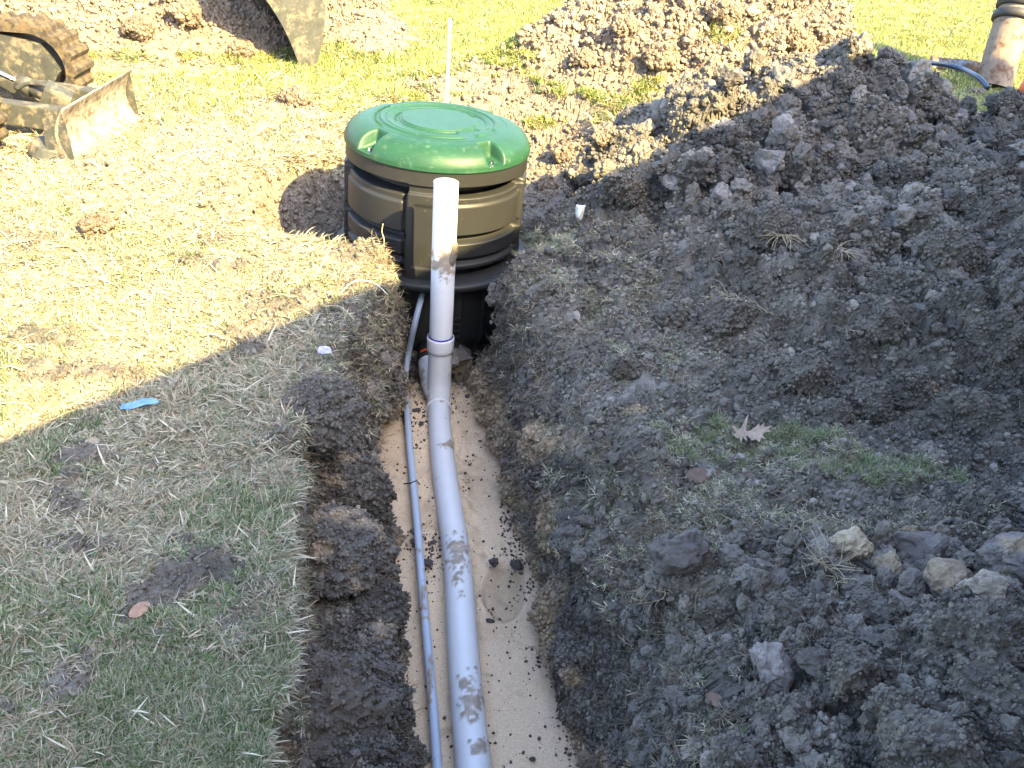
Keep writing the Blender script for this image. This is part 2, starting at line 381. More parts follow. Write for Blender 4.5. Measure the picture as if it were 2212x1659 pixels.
# smooth sand: shovel marks, footprint rings and ripples
rip = .010 * fbm(P, .09, 131, 3) * sst(-.2, .4, NZ2) + .004 * np.abs(fbm(P, .03, 132, 2)) + .0035 * np.sin((X * 55 + Y * 80) + 5 * NZ2 * 3) * sst(.1, .5, fbm(P + 3, .18, 85, 2)) + .012 * NZ2 + .0035 * NZ
u, v = X - at(1090, 1275, -.74)[0], Y - at(1090, 1275, -.74)[1]
rr = np.sqrt((u / .085) ** 2 + (v / .17) ** 2)
DARKOVAL = 1 - sst(.85, 1.0, rr + .1 * NZ); rip += -.018 * (1 - sst(.8, 1.05, rr)) + .004 * np.exp(-((rr - 1.1) / .12) ** 2)
u, v = X - at(1140, 1450, -.74)[0], Y - at(1140, 1450, -.74)[1]
rr = np.sqrt((u / .10) ** 2 + (v / .2) ** 2); _ax = np.array([at(px, py, -.70) for px, py in [(1024, 1700), (1004, 1458), (989, 1225), (973, 1110), (958, 1005), (950, 925), (948, 860)]])
dp = X - np.interp(Y, _ax[:, 1], _ax[:, 0])
rip += .034 * sst(.015, .045, dp) * (1 - sst(.06, .14, dp)) * sst(-.15, .35, fbm(P, .06, 121, 3)) * sst(2.1, 2.7, Y) + .02 * sst(-.11, -.06, dp) * (1 - sst(-.045, -.02, dp)) * sst(.0, .4, fbm(P, .05, 122, 3)) * sst(2.6, 3.2, Y)
rip += .0035 * np.sin(rr * 15 + 3 * NZ2) * np.exp(-(rr / 1.0) ** 4) * sst(-.3, .5, v / .2 - u / .2 * .5)
D += SAND * rip
PD = P + N0 * D[:, None]
PDg = PD.reshape(NY, NX, 3)
AR = np.linalg.norm(np.cross(np.gradient(PDg, axis=1).reshape(-1, 3), np.gradient(PDg, axis=0).reshape(-1, 3)), axis=1)
AR0 = np.linalg.norm(np.cross(gx.reshape(-1, 3), gy.reshape(-1, 3)), axis=1)
STRETCH = np.clip(AR / AR0, .6, 9)
# colours (soil types, plus painted shade in the tank pit)
def mixc(c, a, m): return c * (1 - m[:, None]) + np.asarray(a) * m[:, None]
C = np.tile([.072, .063, .052], (len(P), 1))
C = mixc(C, [.042, .037, .032], sst(-.1, .5, NZ2)); C = mixc(C, [.125, .112, .094], sst(-.1, .45, fbm(P + 9, .07, 90, 3)))
C = mixc(C, [.155, .142, .130], smear * .8 * soil)
C *= (1 + .22 * (r3 - .5) + .22 * (r4 - .5) + .2 * (r2 - .5))[:, None]
yel = sst(.12, .42, fbm(P + 15, .10, 95, 4) + .45 * sst(-.35, -.65, Z) * (Y < 4) - .28 * (Y > 0) )
C = mixc(C, [.27, .20, .125], yel * .85 * (np.maximum(PROF, .0) > .15))
yp = np.zeros(len(P))
for a in [(1190, 950, 70, 35), (1080, 900, 40, 70), (1085, 985, 40, 50), (1235, 1160, 35, 60), (1215, 1330, 30, 80), (860, 1400, 45, 130), (800, 905, 30, 25), (830, 1060, 35, 30), (855, 1150, 30, 60), (1060, 830, 45, 25), (870, 1600, 30, 80), (1230, 1390, 25, 60)]:
    yp = np.maximum(yp, ell(*a, wob=.9))
C = mixc(C, [.30, .225, .14], yp * .9 * (SAND < .5) * (.55 + .45 * r3))
for a in [(2010, 860, 20, 14), (1370, 905, 30, 12), (1950, 1210, 60, 30)]:
    C = mixc(C, [.28, .21, .13], ell(*a, wob=.9) * .8)
# far mounds a little browner; pit kept darker, its shade put into the colour
C = mixc(C, [.165, .128, .094], .8 * (1 - .75 * np.clip(DEP * 2, 0, 1)) * np.clip(sst(5.2, 6.2, Y) + .8 * sst(-.05, .2, -X - .6) * (Y > 4.1), 0, 1))
CL = np.tile([.11, .09, .065], (len(P), 1)); CL = mixc(CL, [.22, .18, .12], sst(-.1, .4, NZ)); CL = mixc(CL, [.055, .07, .03], sst(.05, .5, fbm(P + 21, .3, 97, 3)))
C = C * (1 - lawn)[:, None] + CL * lawn[:, None]
CS = np.tile([.58, .45, .315], (len(P), 1)); CS = mixc(CS, [.48, .365, .25], sst(-.1, .6, NZ2 + NZ * .5))
C = C * (1 - SAND)[:, None] + CS * SAND[:, None]
C = mixc(C, [.40, .30, .20], SAND * .8 * DARKOVAL)  # sand coloured darker inside the oval hollow
C = mixc(C, [.30, .23, .16], SAND * .5 * sst(.30, .6, fbm(P + 31, .07, 99, 4)))
# regions -> objects
reg = np.zeros(len(P), np.int32)
reg[(SAND > .5)] = 1
hh = np.stack([WR, WM, WL], 1); am = hh.argmax(1); mxh = hh.max(1)
reg[(mxh > .10) & (SAND < .5)] = 2 + am[(mxh > .10) & (SAND < .5)]
reg[(PROF > .25) & (SAND <= .5) & (mxh <= .1)] = 5
reg[(DEP > .2) & (DEP > PROF) & (SAND <= .5) & (mxh <= .1)] = 6
ii, jj = np.meshgrid(np.arange(NY - 1), np.arange(NX - 1), indexing='ij'); ii = ii.ravel(); jj = jj.ravel()
Q = np.stack([ii * NX + jj, ii * NX + jj + 1, (ii + 1) * NX + jj + 1, (ii + 1) * NX + jj], 1)
# drop faces hidden inside the tank's footprint? keep: they are the floor of the hole
fr = reg[Q[:, 0]]
# custom smooth normals are not needed: relief is finer than the seams
defs = {0: ('ground', M_soil, None, None, None, 'structure'),
        1: ('sand_bed', M_sand, None, None, None, 'structure'),
        2: ('spoil_heap', M_soil, 'big dark spoil heap in the shade at the right of the trench', 'spoil heap', 'spoil heaps', None),
        3: ('spoil_heap', M_soil, 'sunlit spoil heap on the lawn behind and right of the green lid', 'spoil heap', 'spoil heaps', None),
        4: ('spoil_heap', M_soil, 'sunlit spoil heap behind the muddy excavator blade, under the bucket', 'spoil heap', 'spoil heaps', None),
        5: ('trench_wall', M_soil, None, None, None, 'structure'),
        6: ('tank_pit', M_soil, None, None, None, 'structure')}
for rid_, (nm, mm, lab, cat, grp, kind) in defs.items():
    q = Q[fr == rid_]; u_, inv = np.unique(q, return_inverse=True); q = inv.reshape(q.shape)
    o = mesh_np(nm, PD[u_], q, mm, col=C[u_], smooth=rid_ in (1,)); tag(o, lab, cat, grp, kind)
# the rest of the garden out to the horizon
bm = bmesh.new()
hL, hR = half[0], half[-1]; y0, y1 = ys[0], ys[-1]
v = [bm.verts.new(p) for p in [(-hL, y0, -.02), (hL, y0, -.02), (hR, y1, -.02), (-hR, y1, -.02), (-150, -150, -.02), (150, -150, -.02), (150, 250, -.02), (-150, 250, -.02)]]
for q in [(4, 5, 1, 0), (5, 6, 2, 1), (6, 7, 3, 2), (7, 4, 0, 3)]: bm.faces.new([v[i] for i in q])
M_far = mat('far_lawn', (.10, .105, .04), rough=.9, var=.35, vscale=3)
tag(bm_obj('lawn', bm, M_far), kind='structure')
def ground_z(x, y):
    return float(base(np.array([[x]]), np.array([[y]]))[0][0, 0])
def near(px, py, dyy=0):
    """nearest displaced ground point seen at a frame position"""
    uu, vv, _ = PR
    i = np.argmin((uu - px) ** 2 + (vv - py) ** 2); return PD[i].copy(), i
PR = proj(PD[:, 0], PD[:, 1], PD[:, 2])
# cheap visibility: nearest-depth buffer on the displaced ground
BW, BH = 276, 207
bu = np.clip((PR[0] / 8).astype(int), -1, BW); bv = np.clip((PR[1] / 8).astype(int), -1, BH)
okb = (bu >= 0) & (bu < BW) & (bv >= 0) & (bv < BH) & (PR[0] > 0)
zb = np.full((BH, BW), 99.); np.minimum.at(zb, (bv[okb], bu[okb]), PR[2][okb])
VIS = okb.copy(); VIS[okb] = PR[2][okb] < zb[bv[okb], bu[okb]] + .12
def pick(px, py):
    m = np.where(VIS, (PR[0] - px) ** 2 + (PR[1] - py) ** 2, 1e12); i = int(np.argmin(m)); return PD[i].copy()
# ------------------------------------------------------------------ instanced stuff
def proto_coll(name, objs):
    c = bpy.data.collections.new(name)
    for o in objs:
        COL.objects.unlink(o); c.objects.link(o)
    return c
def scatter(name, pts, rot, scl, coll, tint=None):
    me = bpy.data.meshes.new(name); me.vertices.add(len(pts)); me.vertices.foreach_set('co', np.asarray(pts, np.float32).ravel())
    a = me.attributes.new('rot', 'FLOAT_VECTOR', 'POINT'); a.data.foreach_set('vector', np.asarray(rot, np.float32).ravel())
    a = me.attributes.new('scl', 'FLOAT', 'POINT'); a.data.foreach_set('value', np.asarray(scl, np.float32).ravel())
    if tint is not None:
        a = me.attributes.new('tint', 'FLOAT_COLOR', 'POINT'); t4 = np.ones((len(pts), 4), np.float32); t4[:, :3] = tint; a.data.foreach_set('color', t4.ravel())
    o = bpy.data.objects.new(name, me); COL.objects.link(o)
    g = bpy.data.node_groups.new(name, 'GeometryNodeTree')
    g.interface.new_socket('Geometry', in_out='INPUT', socket_type='NodeSocketGeometry'); g.interface.new_socket('Geometry', in_out='OUTPUT', socket_type='NodeSocketGeometry')
    N = g.nodes.new; L = g.links.new
    gi = N('NodeGroupInput'); go = N('NodeGroupOutput'); ci = N('GeometryNodeCollectionInfo'); ci.inputs['Collection'].default_value = coll
    ci.inputs['Separate Children'].default_value = True; ci.inputs['Reset Children'].default_value = True
    ip_ = N('GeometryNodeInstanceOnPoints'); ip_.inputs['Pick Instance'].default_value = True
    ra = N('GeometryNodeInputNamedAttribute'); ra.data_type = 'FLOAT_VECTOR'; ra.inputs['Name'].default_value = 'rot'
    sa = N('GeometryNodeInputNamedAttribute'); sa.data_type = 'FLOAT'; sa.inputs['Name'].default_value = 'scl'
    er = N('FunctionNodeEulerToRotation')
    L(gi.outputs[0], ip_.inputs['Points']); L(ci.outputs[0], ip_.inputs['Instance']); L(ra.outputs['Attribute'], er.inputs[0])
    L(er.outputs[0], ip_.inputs['Rotation']); L(sa.outputs['Attribute'], ip_.inputs['Scale']); L(ip_.outputs[0], go.inputs[0])
    md = o.modifiers.new('scatter', 'NODES'); md.node_group = g
    tag(o, kind='stuff'); return o
def blades(n, rad, lmin, lmax, wd, lie, cols, seed, curl=.5):
    """n bent blades; lie 0 upright .. 1 flat; returns V,F(tri),col"""
    r = np.random.default_rng(seed); V = []; T = []; Cc = []
    for i in range(n):
        a = r.uniform(0, 2 * np.pi); rr = rad * math.sqrt(r.uniform()); b = np.array([rr * math.cos(a), rr * math.sin(a), 0])
        L_ = r.uniform(lmin, lmax); az = r.uniform(0, 2 * np.pi); fl = np.clip(r.normal(lie, .18), 0, .98)
        dirh = np.array([math.cos(az), math.sin(az), 0]); up = np.array([0, 0, 1.])
        th = fl * math.pi / 2; side = np.array([-math.sin(az), math.cos(az), 0])
        p = b + np.array([0, 0, .004 * fl]); wdt = wd * r.uniform(.6, 1.3); c = np.array(cols[r.integers(len(cols))]) * r.uniform(.75, 1.3)
        sd = (r.uniform(-1, 1)) * curl
        pts = [p]
        for k_ in range(3):
            d = dirh * math.sin(th) + up * math.cos(th) + side * sd * .25 * k_
            p = p + d / np.linalg.norm(d) * L_ / 3; p[2] = max(p[2], .002); pts.append(p); th = min(th + r.uniform(.05, .5) * curl * 1.4, 1.75)
        tw = r.uniform(-.6, .6); s2 = side * math.cos(tw) + up * math.sin(tw)
        w4 = [.8, 1, .7]; i0 = len(V)
        for k_ in range(3): V += [pts[k_] - s2 * wdt / 2 * w4[k_], pts[k_] + s2 * wdt / 2 * w4[k_]]
        V.append(pts[3]); Cc += [c * (.8 + .1 * k2) for k2 in (0, 0, 1, 1, 2, 2, 3)]
        T += [(i0, i0 + 1, i0 + 3), (i0, i0 + 3, i0 + 2), (i0 + 2, i0 + 3, i0 + 5), (i0 + 2, i0 + 5, i0 + 4), (i0 + 4, i0 + 5, i0 + 6)]
    return np.array(V), np.array(T), np.array(Cc)
STRAW = [(.46, .40, .29), (.56, .50, .38), (.34, .28, .19), (.48, .44, .33), (.24, .19, .13)]
GREEN = [(.12, .20, .07), (.09, .16, .06), (.16, .22, .08), (.20, .23, .10), (.07, .12, .05)]
OLIVE = [(.27, .27, .18), (.21, .22, .14), (.33, .31, .22), (.15, .18, .10)]
def tuft(nm, *a, **k):
    V, T, Cc = blades(*a, **k); return mesh_np(nm, V, T, M_blade, col=Cc, smooth=False)
c_green = proto_coll('green_tufts', [tuft('grass_tuft', 26, .022, .018, .042, .0026, .5, GREEN + OLIVE[:3] + STRAW[2:3], s) for s in range(1, 5)])
c_straw = proto_coll('straw_tufts', [tuft('straw_tuft', 30, .035, .020, .060, .0032, .93, STRAW + STRAW + OLIVE, s + 20, curl=.35) for s in range(1, 5)])
c_mix = proto_coll('mixed_tufts', [tuft('mixed_tuft', 28, .03, .016, .042, .0030, .86, STRAW + OLIVE + GREEN[:2], s + 40) for s in range(1, 5)])
c_far = proto_coll('far_tufts', [tuft('far_tuft', 30, .05, .03, .06, .005, .45, [(.28, .27, .08), (.36, .34, .12), (.22, .24, .07), (.30, .30, .09)] + GREEN[:2], s + 60) for s in range(1, 4)])
ROOTC = [(.22, .17, .11), (.15, .11, .08), (.30, .25, .17)]
c_long = proto_coll('long_straws', [tuft('long_straw', 5, .02, .05, .10, .0042, .93, STRAW, s + 120, curl=.3) for s in range(1, 5)])
c_root = proto_coll('root_tufts', [tuft('root_tuft', 16, .03, .03, .075, .0018, .75, ROOTC, s + 80, curl=1.2) for s in range(1, 5)])
def ico(sub):
    bm = bmesh.new(); bmesh.ops.create_icosphere(bm, subdivisions=sub, radius=1)
    V = np.array([v.co for v in bm.verts]); T = np.array([[v.index for v in f.verts] for f in bm.faces]); bm.free(); return V, T
ICO = {s: ico(s) for s in (1, 2, 3, 4, 5)}
def lumpy(sub, seed, dims, amp=.25, fine=.06, ang=.35, fineS=.22):
    """irregular clod: unit sphere cut by random planes, then lumps and grain"""
    V, T = ICO[sub]; V = V.copy(); r = np.random.default_rng(seed)
    for k in range(9):
        n = r.normal(size=3); n /= np.linalg.norm(n); h = r.uniform(.55, .9); d = V @ n
        V = V - np.outer(np.maximum(d - h, 0) * (1 - ang * .3), n)
    nrm = V / np.linalg.norm(V, axis=1)[:, None]; O = V + seed * 3.1
    cc, rr = cell(O, .42, seed % 97); c2_, r2_ = cell(O, fineS, seed % 89)
    d = amp * fbm(O, .9, seed, 3) + fine * 1.6 * (cc * (.4 + rr) - .5) + fine * (c2_ * (.4 + r2_) - .5)
    V = V + nrm * d[:, None] * 1.5
    if sub >= 4:
        c3_, r3_ = cell(O, .10, seed % 83); V = V + nrm * (fine * .9 * (c3_ * (.2 + 1.1 * r3_) - .3) + .02 * fbm(O, .07, seed, 3))[:, None]
    V = V * np.array(dims); rr_ = (rr - .5) * .3 + (r2_ - .5) * .3
    return V, T, rr_
SOILC = np.array([.075, .065, .054])
def proto_crumb(s):
    V, T, q = lumpy(2 if s % 2 else 1, s + 300, (1, .85, .7), amp=.3, fine=.12)
    c = SOILC * (1.05 + .3 * ((s * 37) % 7 - 3) / 3); return mesh_np('crumb', V, T, M_crumb, smooth=s % 2 == 0)
c_crumb = proto_coll('crumbs', [proto_crumb(s) for s in range(8)])
def proto_chunk(s):
    V, T, q = lumpy(3, s + 500, (1, .8, .62), amp=.3, fine=.10); return mesh_np('chunk', V, T, M_crumb, smooth=False)
c_chunk = proto_coll('chunks', [proto_chunk(s) for s in range(9)])
def proto_big(s):
    V, T, q = lumpy(4, s + 700, (1, .8, .65), amp=.35, fine=.12); return mesh_np('chunk', V, T, M_crumb, smooth=False)
c_big = proto_coll('coarse_chunk_set', [proto_big(s) for s in range(7)])
def choose(wgt, n):
    p = np.clip(wgt, 0, None); p = p / p.sum(); return rng.choice(len(p), n, p=p)
inview = (PR[0] > -150) & (PR[0] < 2362) & (PR[1] > -80) & (PR[1] < 1760)
nz = N0[:, 2]
# crumbs
def jit(c, a=.3): return c * (1 + rng.uniform(-a, a, (len(c), 1)))
i = choose(soil * inview * STRETCH * (1 + 1.5 * sst(.2, .6, PROF) * (Y < 4)) * (.35 + heapy) * (1 - .85 * smear) * np.clip(DD, 1.5, 6) ** .3, 270000)
s_ = (.0022 + .0095 * rng.random(len(i)) ** 3.2) * np.clip(DD[i] / 3.2, .75, 2.2)
off = rng.normal(0, .006, (len(i), 3)) * np.clip(DD[i] / 3, .7, 3)[:, None]
scatter('soil_crumbs', PD[i] + off * [1, 1, .2] + N0[i] * (s_ * .35)[:, None], rng.uniform(0, 6.28, (len(i), 3)), s_, c_crumb, jit(C[i] * 1.05))
i = choose(soil * inview * STRETCH * np.clip(heapy - .15, 0, 1) ** 1.5 * np.clip(DD, 1.5, 8) ** .5 * (1 - .6 * smear), 9000)
s_ = (.007 + .026 * rng.random(len(i)) ** 3.0) * np.clip(DD[i] / 4.5, .7, 1.6)
scatter('soil_chunks', PD[i] + N0[i] * (s_ * .25)[:, None], rng.uniform(0, 6.28, (len(i), 3)), s_, c_chunk, jit(C[i] * [1.15, 1.16, 1.2], .4))
i = choose(soil * inview * sst(.1, .3, WR + 1.0 * (nearb > .5)) * np.clip(DD, 1.5, 8) ** .6, 2600)
s_ = (.016 + .062 * rng.random(len(i)) ** 2.6) * np.clip(DD[i] / 5, .55, 1.3)
scatter('coarse_chunks', PD[i] + N0[i] * (s_ * .15)[:, None], rng.uniform(0, 6.28, (len(i), 3)), s_, c_big, jit(C[i] * [1.05, 1.05, 1.08], .35))
# crumbs fallen on the sand, mostly in drifts
dr = .05 + .5 * sst(.1, .5, fbm(P, .08, 133, 3)) * sst(.05, .3, NZ2) + ell(1130, 1120, 60, 130, wob=.8) * (U > 1080) + .8 * ell(925, 1190, 40, 60, wob=.9) + .8 * ell(900, 900, 40, 50, wob=.9) + .6 * ell(1000, 880, 60, 20, wob=.9) + .15 * sst(1180, 1250, U) 
i = choose(SAND * dr * inview, 2400); s_ = .0018 + .006 * rng.random(len(i)) ** 3
scatter('crumbs_on_sand', PD[i] + N0[i] * (s_ * .4)[:, None], rng.uniform(0, 6.28, (len(i), 3)), s_, c_crumb, jit(np.tile([.06, .05, .045], (len(i), 1))))
# lawn
def tuftset(name, wgt, n, coll, smin, smax, dpow=.6):
    i = choose(wgt * inview, n); s_ = rng.uniform(smin, smax, n) * np.clip(DD[i] / 2.6, .8, 3) ** dpow
    tilt = np.stack([rng.normal(0, .15, n) - N0[i, 1] * .5, rng.normal(0, .15, n) + N0[i, 0] * .5, rng.uniform(0, 6.28, n)], 1)
    return scatter(name, PD[i] - N0[i] * .001, tilt, s_, coll)
gpatch = sst(.0, .35, fbm(P + 21, .3, 97, 3) + .35 * NZ)
gl = np.zeros(len(P))
for a in [(150, 1400, 700, 120), (480, 1420, 170, 260), (420, 1620, 260, 90), (130, 1010, 90, 50), (520, 1130, 110, 60), (330, 1560, 300, 120)]:
    gl = np.maximum(gl, ell(*a, wob=.6))
farl = sst(5.6, 7.5, Y)
L0 = np.clip(lawn * 1.3 - .25, 0, 1) * (nz > .6)
tuftset('dry_straw', L0 * (1 - .85 * farl) * (1 - .35 * gl) * (.25 + sst(-.35, .25, fbm(P, .13, 142, 3))), 19000, c_straw, .7, 1.25)
tuftset('trampled_grass', L0 * (1 - .5 * farl) * (.3 + sst(-.3, .3, fbm(P, .10, 141, 3))), 12000, c_mix, .7, 1.3)
tuftset('green_grass', L0 * np.clip(gpatch * .5 + gl * 1.2 - .1, 0, 1.3) ** 1.3 * (1 - .3 * farl), 5500, c_green, .7, 1.35)
tuftset('long_straw', L0 * (1 - farl), 1600, c_long, .6, 1.2)
tuftset('far_lawn_grass', L0 * farl, 16000, c_far, .55, .9, .5)
# thin grass on the disturbed ground at the right, along the lips and on the mounds
gr = np.zeros(len(P))
for a in [(1630, 985, 200, 38, .5, .9, .12), (1820, 1035, 170, 32, .5, .9, .15)]: gr = np.maximum(gr, ell(*a))
gr2 = np.zeros(len(P))
for a in [(1480, 1090, 300, 90), (1350, 620, 60, 80), (1700, 1170, 350, 60), (1450, 800, 60, 40), (1340, 800, 40, 50), (1200, 540, 120, 60), (1250, 640, 120, 60), (1560, 720, 90, 40), (1440, 860, 60, 50), (1300, 1120, 100, 120)]:
    gr2 = np.maximum(gr2, ell(*a, wob=.8))
gn_ = sst(-.25, .35, fbm(P + 41, .10, 101, 3))
tuftset('patchy_green_grass', gr * rt * gn_, 750, c_green, .45, .85)
tuftset('patchy_trampled_grass', (gr * .7 + gr2 * .6 * gn_) * rt * (SAND < .3), 3000, c_mix, .3, .75)
lipw = np.exp(-((dl + .03) / .05) ** 2) * (Y < 4.1)
lipr = np.exp(-((X - np.interp(Y, *np.array(LR).T) - .06) / .08) ** 2) * (Y < 4.3)
tongue = ell(1180, 550, 110, 35, wob=.5)
mg = np.zeros(len(P))
for a in [(1150, 172, 120, 9, .5, .4, .45), (1300, 215, 70, 8, .5, .4, .3), (1560, 90, 22, 45, .5, .4, -.3), (1085, 100, 70, 50), (1170, 270, 40, 12), (1390, 200, 30, 20), (1750, 165, 60, 10), (1400, 190, 25, 15)]:
    mg = np.maximum(mg, ell(*a, wob=.6))
tuftset('mound_grass', mg, 1500, c_far, .5, .8, .5)
tuftset('lip_grass', lipw * 1.0 + lipr * .1 + tongue * 2, 1800, c_mix, .5, 1.1)
tuftset('root_fibres', (lipw * 1.5 + lipr + .04 * soil * (Y < 6) + gr2 * .35 + .4 * tongue + .25 * sst(.3, .8, PROF)) * (SAND < .3) * (soil > .2), 2600, c_root, .5, 1.1)
# ------------------------------------------------------------------ house behind and right (its eave casts the shade)
E0 = at(0, 950, 0) + SUN * (3.0 / SUN[2])
dE = at(850, 600, 0) - at(0, 950, 0); dE /= np.linalg.norm(dE); mE = np.array([dE[1], -dE[0], 0])
gE = at(2015, 168, 0) + SUN * (3.0 / SUN[2]); LE = (gE - E0) @ dE
house = empty('house', (E0[0] + mE[0] * 4, E0[1] + mE[1] * 4, 0))
tag(house, 'low house behind the camera whose eave shades the trench', 'house')
def HP(a, b, z): p = E0 + dE * a + mE * b; return Vector((p[0], p[1], z)) - house.location
bm = bmesh.new(); prism(bm, [HP(-7, .5, -.3), HP(LE - .5, .5, -.3), HP(LE - .5, 8.5, -.3), HP(-7, 8.5, -.3)], (0, 0, 0), (0, 0, 3.1)); bm_obj('wall', bm, M_brick, house)
bm = bmesh.new()
prism(bm, [HP(-7.5, 0, 2.88), HP(-7.5, 0, 3.0), HP(-7.5, 4.5, 4.45), HP(-7.5, 9, 3.0), HP(-7.5, 9, 2.88), HP(-7.5, 4.5, 4.3)], (0, 0, 0), tuple(dE * (LE + 7.5)))
bm_obj('roof', bm, M_roof, house)
bm = bmesh.new(); box(bm, HP(-2, .49, 1.5), (1.2, .05, 1.1), Matrix.Rotation(math.atan2(dE[1], dE[0]), 3, 'Z')); bm_obj('window', bm, M_dark, house)
# ------------------------------------------------------------------ tank
lean = Matrix.Rotation(math.radians(2.0), 4, 'Y')
tank = empty('pump_tank', (TC[0] - .035, TC[1], -.95)); tank.rotation_euler = (0, math.radians(1.8), 0)
tag(tank, 'black moulded plastic pump tank with a round green lid standing in its pit', 'tank')
ZO = .95                                     # tank-local height of ground level
def revolve(rf, zs, nth, name, m):
    th = np.linspace(0, 2 * np.pi, nth, endpoint=False); A, B = np.meshgrid(th, zs)
    r, z = rf(A, B); V = np.stack([r * np.cos(A), r * np.sin(A), z], -1).reshape(-1, 3)
    n = len(zs); i, j = np.meshgrid(np.arange(n - 1), np.arange(nth), indexing='ij'); i = i.ravel(); j = j.ravel(); j2 = (j + 1) % nth
    return mesh_np(name, V, np.stack([i * nth + j, i * nth + j2, (i + 1) * nth + j2, (i + 1) * nth + j], 1), m, tank)
TH0 = math.radians(-89)
def adiff(a, b): return (a - b + np.pi) % (2 * np.pi) - np.pi
def coldist(A):
    return np.min([np.abs(adiff(A, TH0 + k * np.pi / 2)) for k in range(4)], 0)
def body_r(A, B):
    z = B; d = coldist(A); colm = 1 - sst(.205, .228, d)                  # 1 on a column
    def groove(lo, hi, s=.010): return sst(lo - s, lo + s, z) * (1 - sst(hi - s, hi + s, z))
    side = sst(.0, 1.57, adiff(A, TH0) % (np.pi / 2))
    g1 = groove(.238, .294, .006); g2 = groove(.010, .045); g3 = groove(-.10, -.075); g4 = groove(-.25, -.135)
    rec = .080 * g1 + .042 * g2 + .022 * g3 + .06 * g4
    step = .010 * sst(.195, .205, z) * (z < .25)
    edge = .02 * np.exp(-((d - .245) / .02) ** 2) * (1 - colm)
    r = .447 - (1 - colm) * (rec + step + edge * ((z < .3)))
    r = r + colm * (.016 * (1 - sst(.25, .262, z)) - .006 * groove(-.12, .20) * (1 - sst(.13, .145, np.abs(d))) )
    # collar
    r = r + .012 * sst(.288, .298, z)
    return r, z + ZO
zs = np.unique(np.concatenate([np.linspace(-.18, .372, 90), np.linspace(.23, .31, 30), np.linspace(0, .06, 18), np.linspace(-.12, -.06, 14)]))
revolve(body_r, zs, 512, 'tank_body', M_tank)
def flange_r(A, B):
    prof = np.array([(.40, -.172), (.48, -.18), (.512, -.185), (.520, -.192), (.520, -.215), (.51, -.223), (.42, -.226)])
    r = np.interp(B, np.arange(7), prof[:, 0]); z = np.interp(B, np.arange(7), prof[:, 1]); return r + 0 * A, z + ZO
revolve(flange_r, np.arange(7).astype(float), 128, 'flange', M_tank)
def low_r(A, B):
    rib = sst(.05, .07, np.abs(((A * 10 / np.pi) % 1) - .5)) ; rib = 1 - rib
    rr = .44 + .012 * rib - .03 * sst(-.55, -.6, B) ; return rr, B + ZO
revolve(low_r, np.linspace(-1.1, -.21, 30), 320, 'lower_body', M_tank)
# raised moulded blocks on the lower body
for k, (a0, zc) in enumerate([(-78, -.45), (-66, -.45)]):
    bm = bmesh.new(); a0 = math.radians(a0)
    for q in range(6):
        box(bm, Vector((.452 * math.cos(a0), .452 * math.sin(a0), zc + ZO + .05 - q * .035)), (.012, .05, .022), Matrix.Rotation(a0, 3, 'Z'))
    bm_obj('moulded_block', bm, M_tank, tank, bevel=.002)
# lid
pr = [(0.0, .155), (.05, .155), (.10, .155), (.15, .155), (.20, .155), (.25, .154), (.30, .152), (.34, .148), (.37, .142), (.40, .130), (.425, .112), (.445, .088), (.457, .062), (.464, .038), (.466, .02), (.466, .002), (.455, -.004)]
pr = np.array(pr); pr = np.stack([np.interp(np.linspace(0, 16, 321), np.linspace(0, 16, 321), path(np.array([(a, b_, 0) for a, b_ in pr]), 321)[:, k]) for k in (0, 1)], 1)
LIDZ = .368
ts = np.unique(np.concatenate([np.linspace(0, 16, 90), np.linspace(2.5, 6.5, 90), np.linspace(6.5, 16, 60)]))
notch_a = [math.radians(a) for a in (-47, -133, 133, 47)]
def lid_r(A, B):
    r = np.interp(B, np.linspace(0, 16, 321), pr[:, 0]); z = np.interp(B, np.linspace(0, 16, 321), pr[:, 1])
    nm = np.max([1 - sst(.085, .125, np.abs(adiff(A, a))) for a in notch_a], 0)
    rm = sst(.345, .372, r)
    fl = .030 + .02 * (1 - sst(.36, .44, r))
    z2 = np.where(z > fl, z + (fl - z) * nm * rm, z)
    gap = sst(.10, .16, np.abs(adiff(A, math.radians(-52))) ) * sst(.06, .12, np.abs(adiff(A, math.radians(-20))))
    ring = lambda r0, w_: np.exp(-((r - r0) / w_) ** 4)
    z2 = z2 + .009 * (1 - sst(.182, .190, r)) - .007 * sst(.195, .200, r) * (1 - sst(.232, .238, r)) * gap + .010 * ring(.285, .010) * gap + .004 * ring(.255, .008) * gap - .003 * ring(.335, .004)
    return r, z2 * .74 + LIDZ + ZO
lid = revolve(lid_r, ts, 400, 'lid', M_lid)
for a in notch_a:
    bm = bmesh.new()
    bmesh.ops.create_cone(bm, cap_ends=True, segments=14, radius1=.012, radius2=.009, depth=.012, matrix=Matrix.Translation((.425 * math.cos(a), .425 * math.sin(a), LIDZ + ZO + .030)))
    o = bm_obj('screw', bm, M_chrome, lid)
# small raised characters moulded in a ring: too worn to read
rr_ = random.Random(5)
for (r0, a0, a1, hgt) in [(.315, 150, 215, .011), (.315, 60, 120, .011), (.215, 160, 200, .012), (.215, 40, 70, .010)]:
    a = a0
    while a < a1:
        t = math.radians(a); ww = rr_.uniform(.003, .007); bm = bmesh.new()
        box(bm, Vector((r0 * math.cos(t), r0 * math.sin(t), LIDZ + ZO + (.1135 if r0 > .3 else .110))), (hgt, ww, .006), Matrix.Rotation(t, 3, 'Z')); a += rr_.uniform(2.4, 4.2) * .2 / r0 * 1.2
        bm_obj('raised_mark', bm, M_lid, lid)
